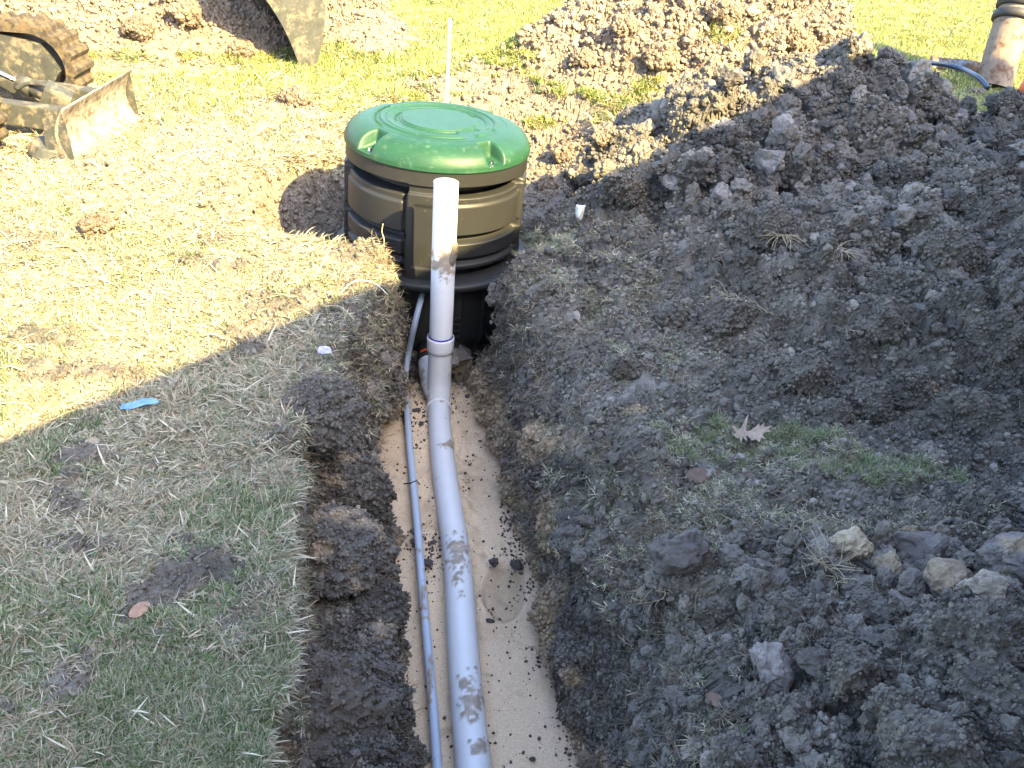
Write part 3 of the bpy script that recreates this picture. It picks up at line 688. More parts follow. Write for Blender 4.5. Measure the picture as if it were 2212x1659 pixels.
# ------------------------------------------------------------------ sewer pipe with riser
sewer = empty('sewer_pipe', (0, 1.8, -.7)); SO = np.array([0, 1.8, -.7])
tag(sewer, 'grey PVC sewer pipe along the sandy trench with an upright riser before the tank', 'pipe')
axis_px = [(1024, 1700), (1022, 1659), (1004, 1458), (989, 1225), (973, 1110), (958, 1005), (950, 925), (948, 880)]
AX = np.array([at(px, py, -.700) for px, py in axis_px]); AX = np.concatenate([[AX[0] + (AX[0] - AX[1]) / np.linalg.norm(AX[0] - AX[1]) * 1.2], AX])
PVC = np.array([.56, .575, .60]); SANDC = np.array([.30, .235, .165]); MUDC = np.array([.26, .205, .15])
def pipe_painted(name, Pth, r, blobs, m, base_c, parent, amount=.33, org=SO, seg=56, seed=0, bump=.003, open_end=False):
    V, Fq, N = tube_arr(Pth, r, seg)
    uu, vv, dd = proj(V[:, 0], V[:, 1], V[:, 2]); n = fbm(V, .05, 200 + seed, 4); n2 = fbm(V, .015, 210 + seed, 3)
    msk = sst(amount, amount + .10, n * .8 + n2 * .4 + .25 * (-.3 - N[:, 2] * .6))
    thick = np.zeros(len(V))
    for (cx, cy, rx, ry) in blobs:
        b = 1 - sst(.6, .95, np.sqrt(((uu - cx) / rx) ** 2 + ((vv - cy) / ry) ** 2) + .9 * n + 1.0 * n2); b = b * (N[:, 2] > -.3); thick = np.maximum(thick, b)
    c = np.tile(base_c, (len(V), 1)); c = mixc(c, SANDC, msk * .9); c = mixc(c, MUDC * (1 + .5 * n2[:, None]), thick * .9)
    V = V + N * (thick * (bump * (1 + n2)))[:, None]
    return mesh_np(name, V - org, Fq, m, parent, col=c)
blobs = [(988, 1205, 24, 50), (1014, 1505, 30, 50), (1038, 1612, 20, 18), (967, 962, 24, 9), (996, 1282, 9, 16), (952, 862, 18, 8)]
pipe_painted('long_pipe', path(AX, 420), .0545, blobs, M_pvc, PVC, sewer, amount=.28, seed=1)
J = at(948, 872, -.700)                      # junction
RX, RY = -.357, 3.88
sock = AX[-1]; dj = (AX[-1] - AX[-2]); dj /= np.linalg.norm(dj)
pipe_painted('joint_collar', np.array([sock - dj * .022, sock - dj * .020, sock - dj * .008, sock + dj * .0]), [.056, .0615, .0615, .058], [], M_pvc, PVC, sewer, seed=2)
bend = np.array([sock - dj * .005, sock + dj * .03, (RX * .55 + (sock[0]) * .45, RY - .03, -.665), (RX, RY - .006, -.60), (RX, RY, -.53), (RX, RY, -.42)])
pipe_painted('bend_fitting', path(bend, 90), .0575, [], M_pvc, PVC * .97, sewer, seed=3)
pipe_painted('branch_to_tank', path([(RX - .0, RY - .04, -.66), (RX - .04, RY + .06, -.645), (RX - .075, RY + .20, -.60), (RX - .085, RY + .34, -.575)], 40), .056, [(905, 815, 12, 30)], M_pvc, PVC * .95, sewer, seed=4)
# rubber seal of the tank inlet
tube('inlet_seal', [(RX - .075, RY + .185, -.603), (RX - .08, RY + .21, -.597), (RX - .085, RY + .30, -.585)], [.066, .070, .070], M_tank, tank, seg=40)
bpy.data.objects['inlet_seal'].matrix_parent_inverse = tank.matrix_world.inverted() if False else Matrix.Translation((-TC[0] + .035, -TC[1], .95))
V, Fq, N = tube_arr([(RX - .0795, RY + .2, -.5975), (RX - .0805, RY + .214, -.5945)], .0715, 40)
sel = [k for k in range(len(Fq)) if (V[Fq[k]].mean(0)[2] > -.56) and abs(V[Fq[k]].mean(0)[0] - (RX - .11)) < .018]
if sel: 
    o = mesh_np('orange_mark', V, Fq[sel], M_orange, tank); o.matrix_parent_inverse = Matrix.Translation((-TC[0] + .035, -TC[1], .95))
# riser: hollow at its open top
Rz = np.concatenate([np.linspace(-.44, .418, 120)])
rp = np.stack([np.full_like(Rz, RX), np.full_like(Rz, RY), Rz], 1); rp[:, 0] += (Rz + .4) * .004
rp2 = np.concatenate([rp, [[RX + .0033, RY, .4195], [RX + .0033, RY, .419], [RX + .0033, RY, .25]]]); rr2 = np.concatenate([np.full(120, .0548), [.054, .050, .0495]])
pipe_painted('riser', rp2, rr2, [(960, 570, 34, 26), (962, 560, 26, 40), (975, 545, 18, 30)], M_pvc, np.array([.60, .61, .64]), sewer, amount=.42, seed=5, bump=.002)
pipe_painted('coupling', np.array([(RX, RY, -.425), (RX, RY, -.42), (RX, RY, -.405), (RX, RY, -.352), (RX, RY, -.345), (RX, RY, -.345), (RX, RY, -.36)]), [.0575, .064, .0655, .0655, .064, .060, .056], [], M_pvc, PVC * .92, sewer, seed=6)
V, Fq, N = tube_arr([(RX, RY, -.347), (RX, RY, -.338)], .0562, 40); mesh_np('primer_ring', V - SO, Fq, M_violet, sewer)
# lump of mud stuck to the riser
CR_P = []; CR_S = []; CR_C = []
def clod_at(name, c, dims, seed, sub=3, colr=None, rotz=0, amp=.25, fine=.06, material=None, yellow=0, parent=None, tilt=0, fineS=.22):
    V, T, q = lumpy(sub, seed, dims, amp, fine, fineS=fineS)
    cc = np.tile(SOILC if colr is None else np.array(colr), (len(V), 1)) * (1 + q)[:, None]
    n = fbm(V + seed, .06, seed, 4); cc = mixc(cc, cc.mean(0) * .75, sst(-.1, .4, n))
    if yellow: cc = mixc(cc, [.24, .185, .125], .85 * sst(.28 - yellow * .6, .62 - yellow * .6, n + .35 * V[:, 2] / dims[2]))
    o = mesh_np(name, V, T, material or M_clod, parent, col=cc, smooth=fine < .03); o.location = c; o.rotation_euler = (tilt, tilt * .6, rotz)
    if fine >= .075 and max(dims) > .03:
        A = dims[0] * dims[1]; n_ = int(min(5000, A * 190000)); k_ = rng.integers(0, len(V), n_); Mx = np.array(o.rotation_euler.to_matrix())
        q_ = V[k_] * 1.01 @ Mx.T + np.array(c); CR_P.append(q_); CR_C.append(cc[k_]); dd_ = np.clip(proj(*np.array(c))[2] / 3.2, .7, 2.2)
        CR_S.append((.0022 + .0095 * rng.random(n_) ** 2.6) * dd_)
    return o
o = clod_at('mud_lump', (RX + .043, RY - .028, .105), (.026, .022, .062), 11, 3, colr=(.15, .12, .085)); o.location = Vector(o.location) - Vector(SO); o.parent = sewer
# ------------------------------------------------------------------ small conduit
cond = empty('pressure_pipe', (0, 1.8, -.72)); CO = np.array([0, 1.8, -.72])
tag(cond, 'thin blue-grey pressure pipe running beside the large sewer pipe', 'pipe')
zc_ = lambda py: float(np.interp(py, [900, 1400, 1659], [-.688, -.708, -.716]))
cp = [at(px, py, zc_(py)) for px, py in [(945, 1700), (944, 1659), (933, 1500), (914, 1290), (900, 1122), (884, 955), (878, 872)]]
cp = [cp[0] + (cp[0] - cp[1]) / np.linalg.norm(cp[0] - cp[1]) * 1.0] + cp
pj = cp[-1]; p1 = att(875, 822, pj[1] + .10); p2 = att(882, 766, pj[1] + .22); p3 = att(896, 700, 4.02); p4 = att(912, 636, 4.16)
CC = np.array([.36, .42, .52])
up_ = path([pj, p1, p2, p3, p4], 120)
pipe_painted('straight_pipe', path(cp, 300), .0158, [(914, 1300, 6, 60), (930, 1480, 5, 60), (906, 1190, 8, 8)], M_cond, CC, cond, amount=.20, org=CO, seg=28, seed=8, bump=.0015)
pipe_painted('rising_pipe', up_[2:], .0150, [], M_cond, CC * .75, cond, amount=.5, org=CO, seg=28, seed=9)
dcp = (cp[-1] - cp[-2]) / np.linalg.norm(cp[-1] - cp[-2])
pipe_painted('joint_collar', np.array([pj - dcp * .035, pj - dcp * .033, pj + dcp * .02, pj + dcp * .03]), [.016, .0205, .0205, .019], [], M_cond, CC * .8, cond, org=CO, seg=28, seed=10)
# ------------------------------------------------------------------ stake behind the tank
b = at(965, 236, -.08); t = att(972, 40, b[1]); t[0] += .0
tag(tube('stake', [b - [0, 0, .2], b, t], .0105, mat('white_stake', (.6, .56, .5), rough=.5, dirt=((.25, .19, .12), 30, .55, .75)), seg=14), 'thin white plastic stake standing upright behind the green lid', 'stake')
# ------------------------------------------------------------------ excavator
ex = empty('excavator', (-3.6, 5.6, 0)); EO = Vector((-3.6, 5.6, 0))
tag(ex, 'muddy mini excavator with rubber tracks, dozer blade and digging bucket', 'excavator')
def track(yc, xf, xb, wdt, h, name='track'):
    n = 46; loop = []
    r = h / 2
    per = []
    for k in range(34): a = -math.pi / 2 + math.pi * k / 33; per.append((xf - r + r * math.cos(a), r + r * math.sin(a)))
    for k in range(1, 40): per.append((xf - r - (xf - xb - 2 * r) * k / 40, h))
    for k in range(34): a = math.pi / 2 + math.pi * k / 33; per.append((xb + r + r * math.cos(a), r + r * math.sin(a)))
    for k in range(1, 40): per.append((xb + r + (xf - xb - 2 * r) * k / 40, 0))
    per = np.array(per); cen = np.array([(xf + xb) / 2, r])
    L = len(per); inn = []
    for p in per:
        cx = np.clip(p[0], xb + r, xf - r); d = p - np.array([cx, r]); inn.append(np.array([cx, r]) + d * (1 - .045 / r))
    inn = np.array(inn); bm = bmesh.new(); rings = []
    for i in range(L):
        lug = .028 if i % 4 < 2 else 0
        cx = np.clip(per[i][0], xb + r, xf - r); d = per[i] - np.array([cx, r]); o_ = np.array([cx, r]) + d * (1 + lug / r)
        q = [(o_, -wdt / 2), (o_, wdt / 2), (inn[i], wdt / 2), (inn[i], -wdt / 2)]
        rings.append([bm.verts.new((a[0] - EO.x, yc + b_ - EO.y, a[1] - .03)) for a, b_ in q])
    for i in range(L):
        a, b_ = rings[i], rings[(i + 1) % L]
        for k in range(4): bm.faces.new((a[k], a[(k + 1) % 4], b_[(k + 1) % 4], b_[k]))
    bm_obj(name, bm, M_track, ex)
    return per
track(6.05, -2.93, -4.5, .26, .52); track(4.86, -2.90, -4.5, .26, .46)
# frame plates inside the tracks
for yc, hh_ in ((6.02, .52), (4.86, .46)):
    bm = bmesh.new(); pts = [(-4.35, yc - .09, .12), (-3.10, yc - .09, .10), (-3.02, yc - .09, .22), (-3.12, yc - .09, .38), (-3.4, yc - .09, .43), (-4.35, yc - .09, .43)]
    prism(bm, [Vector(p) - EO for p in pts], (0, 0, 0), (0, .18, 0)); bm_obj('track_frame', bm, M_steelmud, ex, bevel=.015)
# blade
bl = at(150, 362, -.02); brr = at(292, 262, .0); 
d_ = (brr - bl); Lb = np.linalg.norm(d_); d_ /= Lb; nB = np.array([d_[1], -d_[0], 0])
def BP(a, b_, z): p = bl + d_ * a + nB * b_; return Vector((p[0], p[1], z)) - EO
bm = bmesh.new(); outline = []
for k in range(9):
    z = .0 + .30 * k / 8; outline.append(BP(0, .03 - .06 * math.sin(math.pi * k / 8) + (.0 if k else .02), z))
for k in range(8, -1, -1):
    z = .0 + .30 * k / 8; outline.append(BP(0, .012 - .06 * math.sin(math.pi * k / 8) - (.0), z))
prism(bm, outline, (0, 0, 0), tuple(d_ * Lb)); bm_obj('dozer_blade', bm, M_blademud, ex)
for a in (0, Lb - .012):
    bm = bmesh.new(); prism(bm, [BP(a, .035, 0), BP(a, -.12, .02), BP(a, -.10, .24), BP(a, .01, .31)], (0, 0, 0), tuple(d_ * .012)); bm_obj('blade_end_plate', bm, M_steelmud, ex)
def bar(name, p, q, wd, ht, m, bev=.008):
    p = Vector(p) - EO; q = Vector(q) - EO; dv = q - p; rot = dv.to_track_quat('X', 'Z').to_matrix(); bm = bmesh.new(); box(bm, (p + q) / 2, (dv.length, wd, ht), rot)
    return bm_obj(name, bm, m, ex, bevel=bev)
A1 = att(115, 268, 5.5); A0 = att(20, 225, 5.55); mid = bl + d_ * Lb * .5
bar('blade_arm', (-3.6, 5.28, .17), tuple(bl + d_ * .42 + np.array([-.05, 0, .12])), .09, .13, M_steelmud)
bar('blade_arm', (-3.6, 5.75, .17), tuple(bl + d_ * .82 + np.array([-.05, 0, .12])), .09, .13, M_steelmud)
cy0 = att(-60, 130, 5.6); cy1 = att(55, 185, 5.55); cy2 = att(160, 232, 5.5)
tube('hydraulic_rod', np.array([cy0, cy1]) - np.array(EO), .018, M_chrome, ex, seg=16)
tube('hydraulic_cylinder', np.array([cy1 - (cy1 - cy0) * .08, cy2]) - np.array(EO), .042, M_steelmud, ex, seg=20)
tube('cylinder_gland', np.array([cy1 - (cy1 - cy0) * .12, cy1 + (cy2 - cy1) * .15]) - np.array(EO), .052, M_steelmud, ex, seg=20)
tube('hydraulic_hose', path(np.array([att(35, 192, 5.5), att(65, 180, 5.5), att(110, 190, 5.45), att(135, 215, 5.45)]), 20) - np.array(EO), .014, M_steelmud, ex, seg=12)
pb = att(122, 215, 5.48) - np.array(EO)
bm = bmesh.new(); box(bm, Vector(pb), (.16, .14, .15), Matrix.Rotation(.5, 3, 'Y') @ Matrix.Rotation(.3, 3, 'Z')); bm_obj('pivot_bracket', bm, M_steelmud, ex, bevel=.02)
tube('pivot_pin', np.array([att(135, 262, 5.35), att(168, 238, 5.65)]) - np.array(EO), .035, M_steelmud, ex, seg=20)
tube('grab_hook', path(np.array([att(150, 248, 5.6), att(160, 238, 5.6), att(172, 245, 5.6), att(176, 256, 5.6)]), 14) - np.array(EO), .012, M_steelmud, ex, seg=10)
tube('lift_hook', path(np.array([att(105, 303, 4.95), att(110, 285, 5.0), att(108, 275, 5.05), att(95, 272, 5.1)]), 14) - np.array(EO), .010, M_steelmud, ex, seg=10)
foot = bmesh.new(); fc = at(112, 322, .05) - np.array(EO)
bmesh.ops.create_cone(foot, cap_ends=True, segments=24, radius1=.12, radius2=.10, depth=.07, matrix=Matrix.Translation(fc) @ Matrix.Rotation(.25, 4, 'Y')); bm_obj('blade_foot', foot, M_steelmud, ex, bevel=.008)
# body, boom, dipper arm (mostly above and left of the frame)
bm = bmesh.new(); box(bm, Vector((-.65, -.1, .40)), (1.0, 1.0, .12)); bm_obj('slew_ring', bm, M_dark, ex, bevel=.02)
bm = bmesh.new(); prism(bm, [Vector((-1.5, -.65, .48)), Vector((-.35, -.65, .48)), Vector((-.25, -.65, .7)), Vector((-.45, -.65, 1.1)), Vector((-1.5, -.65, 1.15))], (0, 0, 0), (0, 1.15, 0)); bm_obj('machine_body', bm, M_yellow, ex, bevel=.04)
bar('boom', (-4.0, 6.0, .8), (-3.5, 6.9, 2.3), .16, .22, M_yellow, .02)
# bucket
bk = att(662, 160, 7.45); W = Vector((.53, -.85, 0)); O = Vector((-.85, -.53, 0)); bw = .62
def KP(s_, z, b_=0): return Vector(bk) + O * s_ + W * b_ + Vector((0, 0, z)) - EO
fr_ = path(np.array([(0, -.10, 0), (.05, .08, 0), (.13, .30, 0), (.25, .52, 0), (.42, .72, 0), (.56, .84, 0)]), 20)[:, :2]
bc_ = path(np.array([(.50, .95, 0), (.25, 1.0, 0), (.0, .93, 0), (-.13, .75, 0), (-.17, .5, 0), (-.13, .22, 0), (-.02, -.10, 0)]), 26)[:, :2]
for b_ in (0, -bw - .014):
    bm = bmesh.new(); prism(bm, [KP(x_, z_, b_) for x_, z_ in list(fr_) + list(bc_)], (0, 0, 0), tuple(W * .014)); bm_obj('bucket_side', bm, M_steelmud, ex)
    bm = bmesh.new(); e_ = [(x_ + .012, z_) for x_, z_ in fr_]; e2 = [(x_ - .03, z_ + .01) for x_, z_ in fr_]
    prism(bm, [KP(x_, z_, b_ - .006) for x_, z_ in e_ + e2[::-1]], (0, 0, 0), tuple(W * .026)); bm_obj('wear_strip', bm, M_steelmud, ex)
inn = [(x_ + .016, z_ - .004) for x_, z_ in bc_]
bm = bmesh.new(); prism(bm, [KP(x_, z_, -.002) for x_, z_ in list(bc_) + inn[::-1]], (0, 0, 0), tuple(-W * (bw - .004))); bm_obj('bucket_shell', bm, M_dark, ex)
for k in range(4):
    bm = bmesh.new(); q = -.01 - k * .10
    prism(bm, [KP(-.02, -.06, q), KP(.03, -.18, q), KP(.03, -.06, q)], (0, 0, 0), tuple(-W * .045)); bm_obj('bucket_tooth', bm, M_dark, ex)
kt = KP(.15, 1.0, -bw / 2) + EO
bar('dipper_arm', (-3.1, 7.4, 2.7), tuple(kt + Vector((0, 0, .02))), .12, .16, M_yellow, .02)
bar('boom_tip', (-3.55, 6.85, 2.28), (-3.05, 7.45, 2.75), .14, .2, M_yellow, .02)
# ------------------------------------------------------------------ things at the upper right
def postm(): return None
pb_ = at(2142, 192, 0); pt_ = pb_ + np.array([.40, .9, 2.0])
post = empty('leaning_pipe', tuple(pb_)); tag(post, 'leaning rusty brown pipe with a grey metal clamp at the right edge', 'pipe')
dvp = (pt_ - pb_); dvp /= np.linalg.norm(dvp)
n_ = 60; Pp = np.array([dvp * (k / n_ * np.linalg.norm(pt_ - pb_)) for k in range(n_ + 1)])
V, Fq, N = tube_arr(Pp, .155, 40); V = V + N * (.012 * fbm(V, .15, 5, 3))[:, None]; mesh_np('pipe_shaft', V, Fq, M_rust, post)
for (tq, rq, hq) in ((.27, .185, .07), (.33, .180, .34), (.46, .19, .10)):
    c = Pp[int(tq * n_)]; tube('clamp', [c, c + dvp * .01, c + dvp * hq, c + dvp * (hq + .01)], [rq * .9, rq, rq, rq * .9], M_silver if tq > .65 else M_dark, post, seg=40)
# log
la = at(2008, 139, .07); lb = at(2125, 152, .07)
V, Fq, N = tube_arr(np.array([la + (lb - la) * k / 24 for k in range(25)]), .075, 24); V = V + N * (.02 * fbm(V, .1, 9, 3))[:, None]
lg = empty('timber_offcut', tuple(la)); mesh_np('log', V - la, Fq, M_log, lg); tag(lg, 'muddy timber log lying on the lawn behind the black hose', 'log')
tube('cut_end', np.array([la, la + (lb - la) * .01]) - la, .072, M_dark, lg, seg=24)
# hose
y_h = 5.35
hp = [att(1905, 170, 5.05), att(1930, 146, 5.15), att(1975, 137, 5.3), att(2030, 138, 5.35), att(2075, 148, 5.3), att(2112, 166, 5.1), att(2135, 190, 5.0)]
tag(tube('poly_hose', path(hp, 60), .0125, M_poly, seg=16), 'blue-black poly hose arching over the crest of the shaded heap', 'hose')
op = att(2224, 176, 4.9); 
tag(tube('orange_pipe', [op + np.array([-.02, 0, -.14]), op + np.array([.0, 0, -.02]), op + np.array([.02, .02, .04])], [.035, .035, .03], mat('orange_plastic', (.55, .13, .04), rough=.5, var=.2), seg=20), 'short orange plastic pipe end poking from the heap at the right edge', 'pipe')
tag(tube('garden_hose', path([at(1200, -12, .02), at(1255, 2, .02), at(1300, 10, .02), at(1345, 22, .02)], 30), .012, mat('teal_hose', (.05, .16, .16), rough=.5), seg=10), 'thin teal garden hose lying across the far lawn', 'hose')
# ------------------------------------------------------------------ big clods
def clod(px, py, dims, seed, label, cat='clod', name='soil_clod', sub=4, sink=.35, grp=None, up=0, **k):
    p = pick(px, py + dims[2] * .3 * F / 4); c = Vector(p) + Vector((0, 0, dims[2] * (1 - sink) + up))
    o = clod_at(name, c, dims, seed, sub, **k); tag(o, label, cat, grp); return o
def clod_xyz(c, dims, seed, label, sub=4, grp=None, name='soil_clod', cat='clod', **k):
    o = clod_at(name, c, dims, seed, sub, **k); tag(o, label, cat, grp); return o
G1 = 'large clods on the left trench wall'
cA = at(735, 1190, -.25); clod_xyz(cA, (.14, .17, .10), 21, 'large pale-topped clod with hanging roots on the left trench wall', sub=5, grp=G1, yellow=.12, rotz=.4, fine=.09, fineS=.16)
cB = at(700, 1520, -.26); clod_xyz(cB, (.15, .17, .11), 22, 'broad dark crumbly clod low on the left trench wall near the bottom edge', sub=5, grp=G1, rotz=1.2, fine=.09, fineS=.16)
cC = at(700, 890, -.03); clod_xyz(cC, (.155, .15, .12), 23, 'dark earth clod overhanging the lawn edge left of the pipe joint', sub=5, grp=G1, rotz=2.2, fine=.08, fineS=.16)
cD = at(800, 1350, -.34); clod_xyz(cD, (.07, .12, .07), 24, 'small sandy clod between the two large clods on the left trench wall', sub=4, grp=G1, yellow=.5, fine=.09)
cE = at(762, 1040, -.30); clod_xyz(cE, (.10, .14, .09), 25, 'rough clod stuck on the left wall above the large pale-topped clod', sub=5, grp=G1, yellow=.15, fine=.09, fineS=.18)
cF = at(795, 770, -.20); clod_xyz(cF, (.055, .14, .12), 26, 'crumbling block of earth on the left wall beside the thin rising pipe', sub=4, grp=G1, fine=.09)
G2 = 'pale clayey lumps at the right'
clod(1835, 1195, (.062, .05, .055), 31, 'square pale yellow lump beside the straw clump at the right', 'lump', 'clay_lump', colr=(.30, .245, .17), grp=G2, sink=.25, fine=.07)
clod(1912, 1245, (.035, .035, .048), 32, 'narrow upright pale lump right of the straw clump', 'lump', 'clay_lump', colr=(.20, .155, .11), grp=G2, sink=.2, yellow=.3)
clod(1965, 1282, (.040, .035, .036), 33, 'round dark stone-like lump just right of the narrow pale lump', 'lump', 'clay_lump', colr=(.10, .085, .075), grp=G2, sink=.15)
clod(2045, 1270, (.062, .05, .045), 34, 'sandy-topped dark lump with a black hollow beneath it', 'lump', 'clay_lump', colr=(.11, .09, .075), yellow=.6, grp=G2, sink=.2)
clod(2108, 1292, (.052, .04, .038), 35, 'pale grey lump leaning on the sandy-topped lump', 'lump', 'clay_lump', colr=(.24, .20, .16), grp=G2, sink=.1, up=.01)
clod(2175, 1235, (.095, .07, .075), 36, 'large rounded grey clod with a pale rim at the right edge', 'clod', 'soil_clod', colr=(.10, .09, .085), yellow=.2, grp=None, sink=.3, fine=.05, sub=5)
clod(1455, 1210, (.075, .06, .065), 37, 'smooth rounded dark clod with a looping root at the flat right bank', 'clod', 'soil_clod', colr=(.075, .065, .06), sink=.35)
clod(1985, 1200, (.08, .06, .06), 38, 'angular blue-grey clod behind the row of pale lumps', colr=(.11, .095, .088), sink=.4)
G3 = 'clods lying on the shaded spoil heap'
hc = [(1660, 500, .12, .09, 'wide clod capped with dry grass high on the middle of the shaded heap'),
      (1690, 285, .075, .065, 'pointed grey clod near the crest line of the shaded heap'),
      (1670, 345, .085, .06, 'flat smooth-faced clod just below the pointed grey clod'),
      (1350, 410, .11, .10, 'slab-like dark clod at the sunlit left foot of the shaded heap'),
      (1450, 390, .07, .06, 'pale grey cracked slab left of centre on the shaded heap'),
      (1570, 690, .09, .07, 'root-covered clod in the hollow of the shaded heap'),
      (1450, 690, .07, .06, 'dark clod left of the root-covered clod'),
      (1900, 150, .10, .10, 'crumbly peak clod on the crest beside the black hose'),
      (1840, 150, .08, .07, 'blocky clod at the left end of the crest'),
      (2010, 205, .10, .06, 'low clod in the dip of the crest under the hose'),
      (2110, 195, .11, .08, 'straw-covered clod on the crest below the leaning pipe'),
      (2185, 215, .10, .09, 'dark clod on the crest at the right edge'),
      (1340, 800, .045, .06, 'upright grassy clod between trench and shaded heap'),
      (2040, 560, .12, .10, 'large nodular clod on the right slope of the shaded heap'),
      (1900, 700, .09, .08, 'rough clod in the middle right of the shaded heap'),
      (1750, 820, .10, .08, 'low crumbly clod near the foot of the shaded heap'),
      (1870, 870, .08, .07, 'round clod with green stain above the oak leaf'),
      (1790, 900, .07, .06, 'clod directly above the oak leaf'),
      (1960, 850, .09, .07, 'clod with a sandy fleck on the lower right slope'),
      (2100, 900, .12, .10, 'broad clod at the lower right slope of the shaded heap'),
      (2150, 730, .11, .09, 'clod at the right edge halfway up the shaded heap'),
      (1560, 420, .06, .05, 'small grey clod left of the grass-capped clod'),
      (1820, 420, .09, .07, 'shadowed clod right of the pointed grey clod'),
      (2120, 400, .10, .08, 'dark clod high on the right side of the shaded heap'),
      (1960, 380, .08, .07, 'clod with dry roots under the crest dip')]
for k, (px, py, a, b_, lab) in enumerate(hc):
    gy_ = (.165, .145, .135) if 'grey' in lab or 'smooth' in lab else None
    clod(px, py, (a, a * .8, b_), 50 + k, lab, grp=G3, sub=4, sink=.5, rotz=k * 1.3, fine=.09 if gy_ is None else .05, colr=gy_, tilt=.3 * math.sin(k * 2.1), up=-.01 if py > 260 else -.07)
G4 = 'clods on the near right bank'
nc = [(1720, 1350, .11, .10, 'ridge-shaped clod below the straw clump'), (1660, 1440, .08, .07, 'blue-grey smooth clod in the near right bank'), (1540, 1330, .06, .05, 'small clod left of the ridge-shaped clod'),
      (1880, 1340, .10, .07, 'low clod right of the ridge-shaped clod'), (2100, 1400, .13, .11, 'massive clod at the lower right'), (2150, 1530, .12, .10, 'massive clod in the bottom right corner'),
      (1700, 1560, .11, .08, 'wide smeared clod at the bottom right of the trench'), (1950, 1560, .10, .08, 'clod at the bottom edge between smeared clod and corner clod'), (1830, 1460, .09, .07, 'crumbly clod in the centre of the near right bank'),
      (2010, 1640, .12, .09, 'clod cut off by the bottom edge at the right'), (1590, 1640, .08, .06, 'clod cut off by the bottom edge near the trench')]
for k, (px, py, a, b_, lab) in enumerate(nc):
    a *= .75; b_ *= .75
    clod(px, py, (a, a * .8, b_), 90 + k, lab, grp=G4, sub=5 if a > .08 else 4, sink=.5, rotz=k * 1.7, fine=.10 if 'smooth' not in lab else .07, fineS=.16, colr=(.15, .132, .125) if 'smooth' in lab else None, tilt=.3 * math.sin(k * 1.7), up=-.005)
G5 = 'clods on the sunlit heaps'
sc_ = [(1350, 60, .10, 'clod on the left shoulder of the sunlit heap behind the lid'), (1420, 120, .12, 'big clod on the left face of the sunlit heap'), (1560, 30, .12, 'clod high on the sunlit heap behind the lid'),
       (1700, 80, .13, 'clod on the right half of the sunlit heap'), (1260, 130, .09, 'clod at the left foot of the sunlit heap'), (1220, 330, .09, 'pale clod on the pit edge right of the lid'), (1300, 300, .08, 'clod in the gully right of the lid'),
       (1180, 400, .07, 'clod on the sunlit pit wall right of the tank'), (400, 30, .13, 'large clod on the sunlit heap behind the excavator'), (300, 60, .10, 'clod on the heap left of the bucket'), (520, 110, .08, 'clod at the foot of the heap by the bucket'),
       (215, 490, .085, 'brown earth clod lying alone on the sunlit lawn'), (640, 215, .09, 'low clod on the lawn in front of the bucket')]
for k, (px, py, a, lab) in enumerate(sc_):
    clod(px, py, (a, a * .85, a * .7), 120 + k, lab, grp=G5, sub=4, sink=.5, rotz=k, colr=(.105, .08, .058), fine=.1)
# lumps on the sand
G6 = 'soil lumps on the sand'
ls = [(1039, 962, .013, 'small dark lump alone on the sand right of the pipe'), (1065, 1225, .026, 'flat dark lump on the sand at mid trench'), (1115, 1232, .030, 'dark crumbly lump beside the flat lump at mid trench'),
      (1058, 1342, .016, 'dark chip below the oval hollow in the sand'), (1196, 1455, .015, 'dark chip near the right trench foot'), (895, 1180, .020, 'lump touching the thin pipe at mid trench'),
      (935, 1180, .014, 'dark lump between the two pipes'), (918, 1640, .020, 'dark lump left of the thin pipe at the bottom edge'), (925, 1225, .022, 'crumbly lump between the pipes below mid trench'),
      (900, 895, .020, 'elongated dark lump beside the thin pipe joint'), (910, 925, .018, 'flat lump between the pipes near the joint'), (893, 780, .028, 'dark lump wedged beside the rising thin pipe'),
      (1010, 865, .018, 'lump on the sand right of the pipe joint'), (1035, 885, .015, 'small lump right of the pipe joint'), (880, 1290, .013, 'pale brown lump against the thin pipe'), (1120, 1060, .012, 'chip at the right edge of the sand far up'),
      (1075, 1040, .012, 'tiny chip on the sand right of the pipe, mid distance'), (1150, 1640, .010, 'tiny chip on the sand at the bottom edge')]
for k, (px, py, a, lab) in enumerate(ls):
    p = at(px, py, -.735); zt = p[2]
    clod_xyz((p[0], p[1], -.738 + a * .3 + .02 * (p[1] > 2.7)), (a, a * .7, a * .55), 160 + k, lab, sub=3, grp=G6, name='soil_lump', cat='lump', rotz=k * 1.1, colr=(.05, .043, .04), fine=.12)
# ------------------------------------------------------------------ straw clumps, roots
def fibres(name, c, n, L_, spread, up, r, label, cat, seed, m=M_root, grp=None, curl=1.0):
    g = random.Random(seed); VV = []; FF = []; off = 0
    for k in range(n):
        a = g.uniform(0, 6.283); dirv = np.array([math.cos(a) * spread, math.sin(a) * spread, up * g.uniform(.2, 1.2)]); dirv /= np.linalg.norm(dirv)
        p = np.array([g.uniform(-.02, .02), g.uniform(-.02, .02), 0]); pts = [p]
        ln = L_ * g.uniform(.4, 1.1)
        for j in range(6):
            dirv = dirv + np.array([g.uniform(-.35, .35) * curl, g.uniform(-.35, .35) * curl, g.uniform(-.3, .12) * curl]); dirv /= np.linalg.norm(dirv); p = p + dirv * ln / 6; pts.append(p)
        V, Fq, N = tube_arr(path(pts, 10), np.linspace(r, r * .35, 10), 5); VV.append(V); FF.append(Fq + off); off += len(V)
    o = mesh_np(name, np.concatenate(VV), np.concatenate(FF), m); o.location = c; tag(o, label, cat, grp); return o
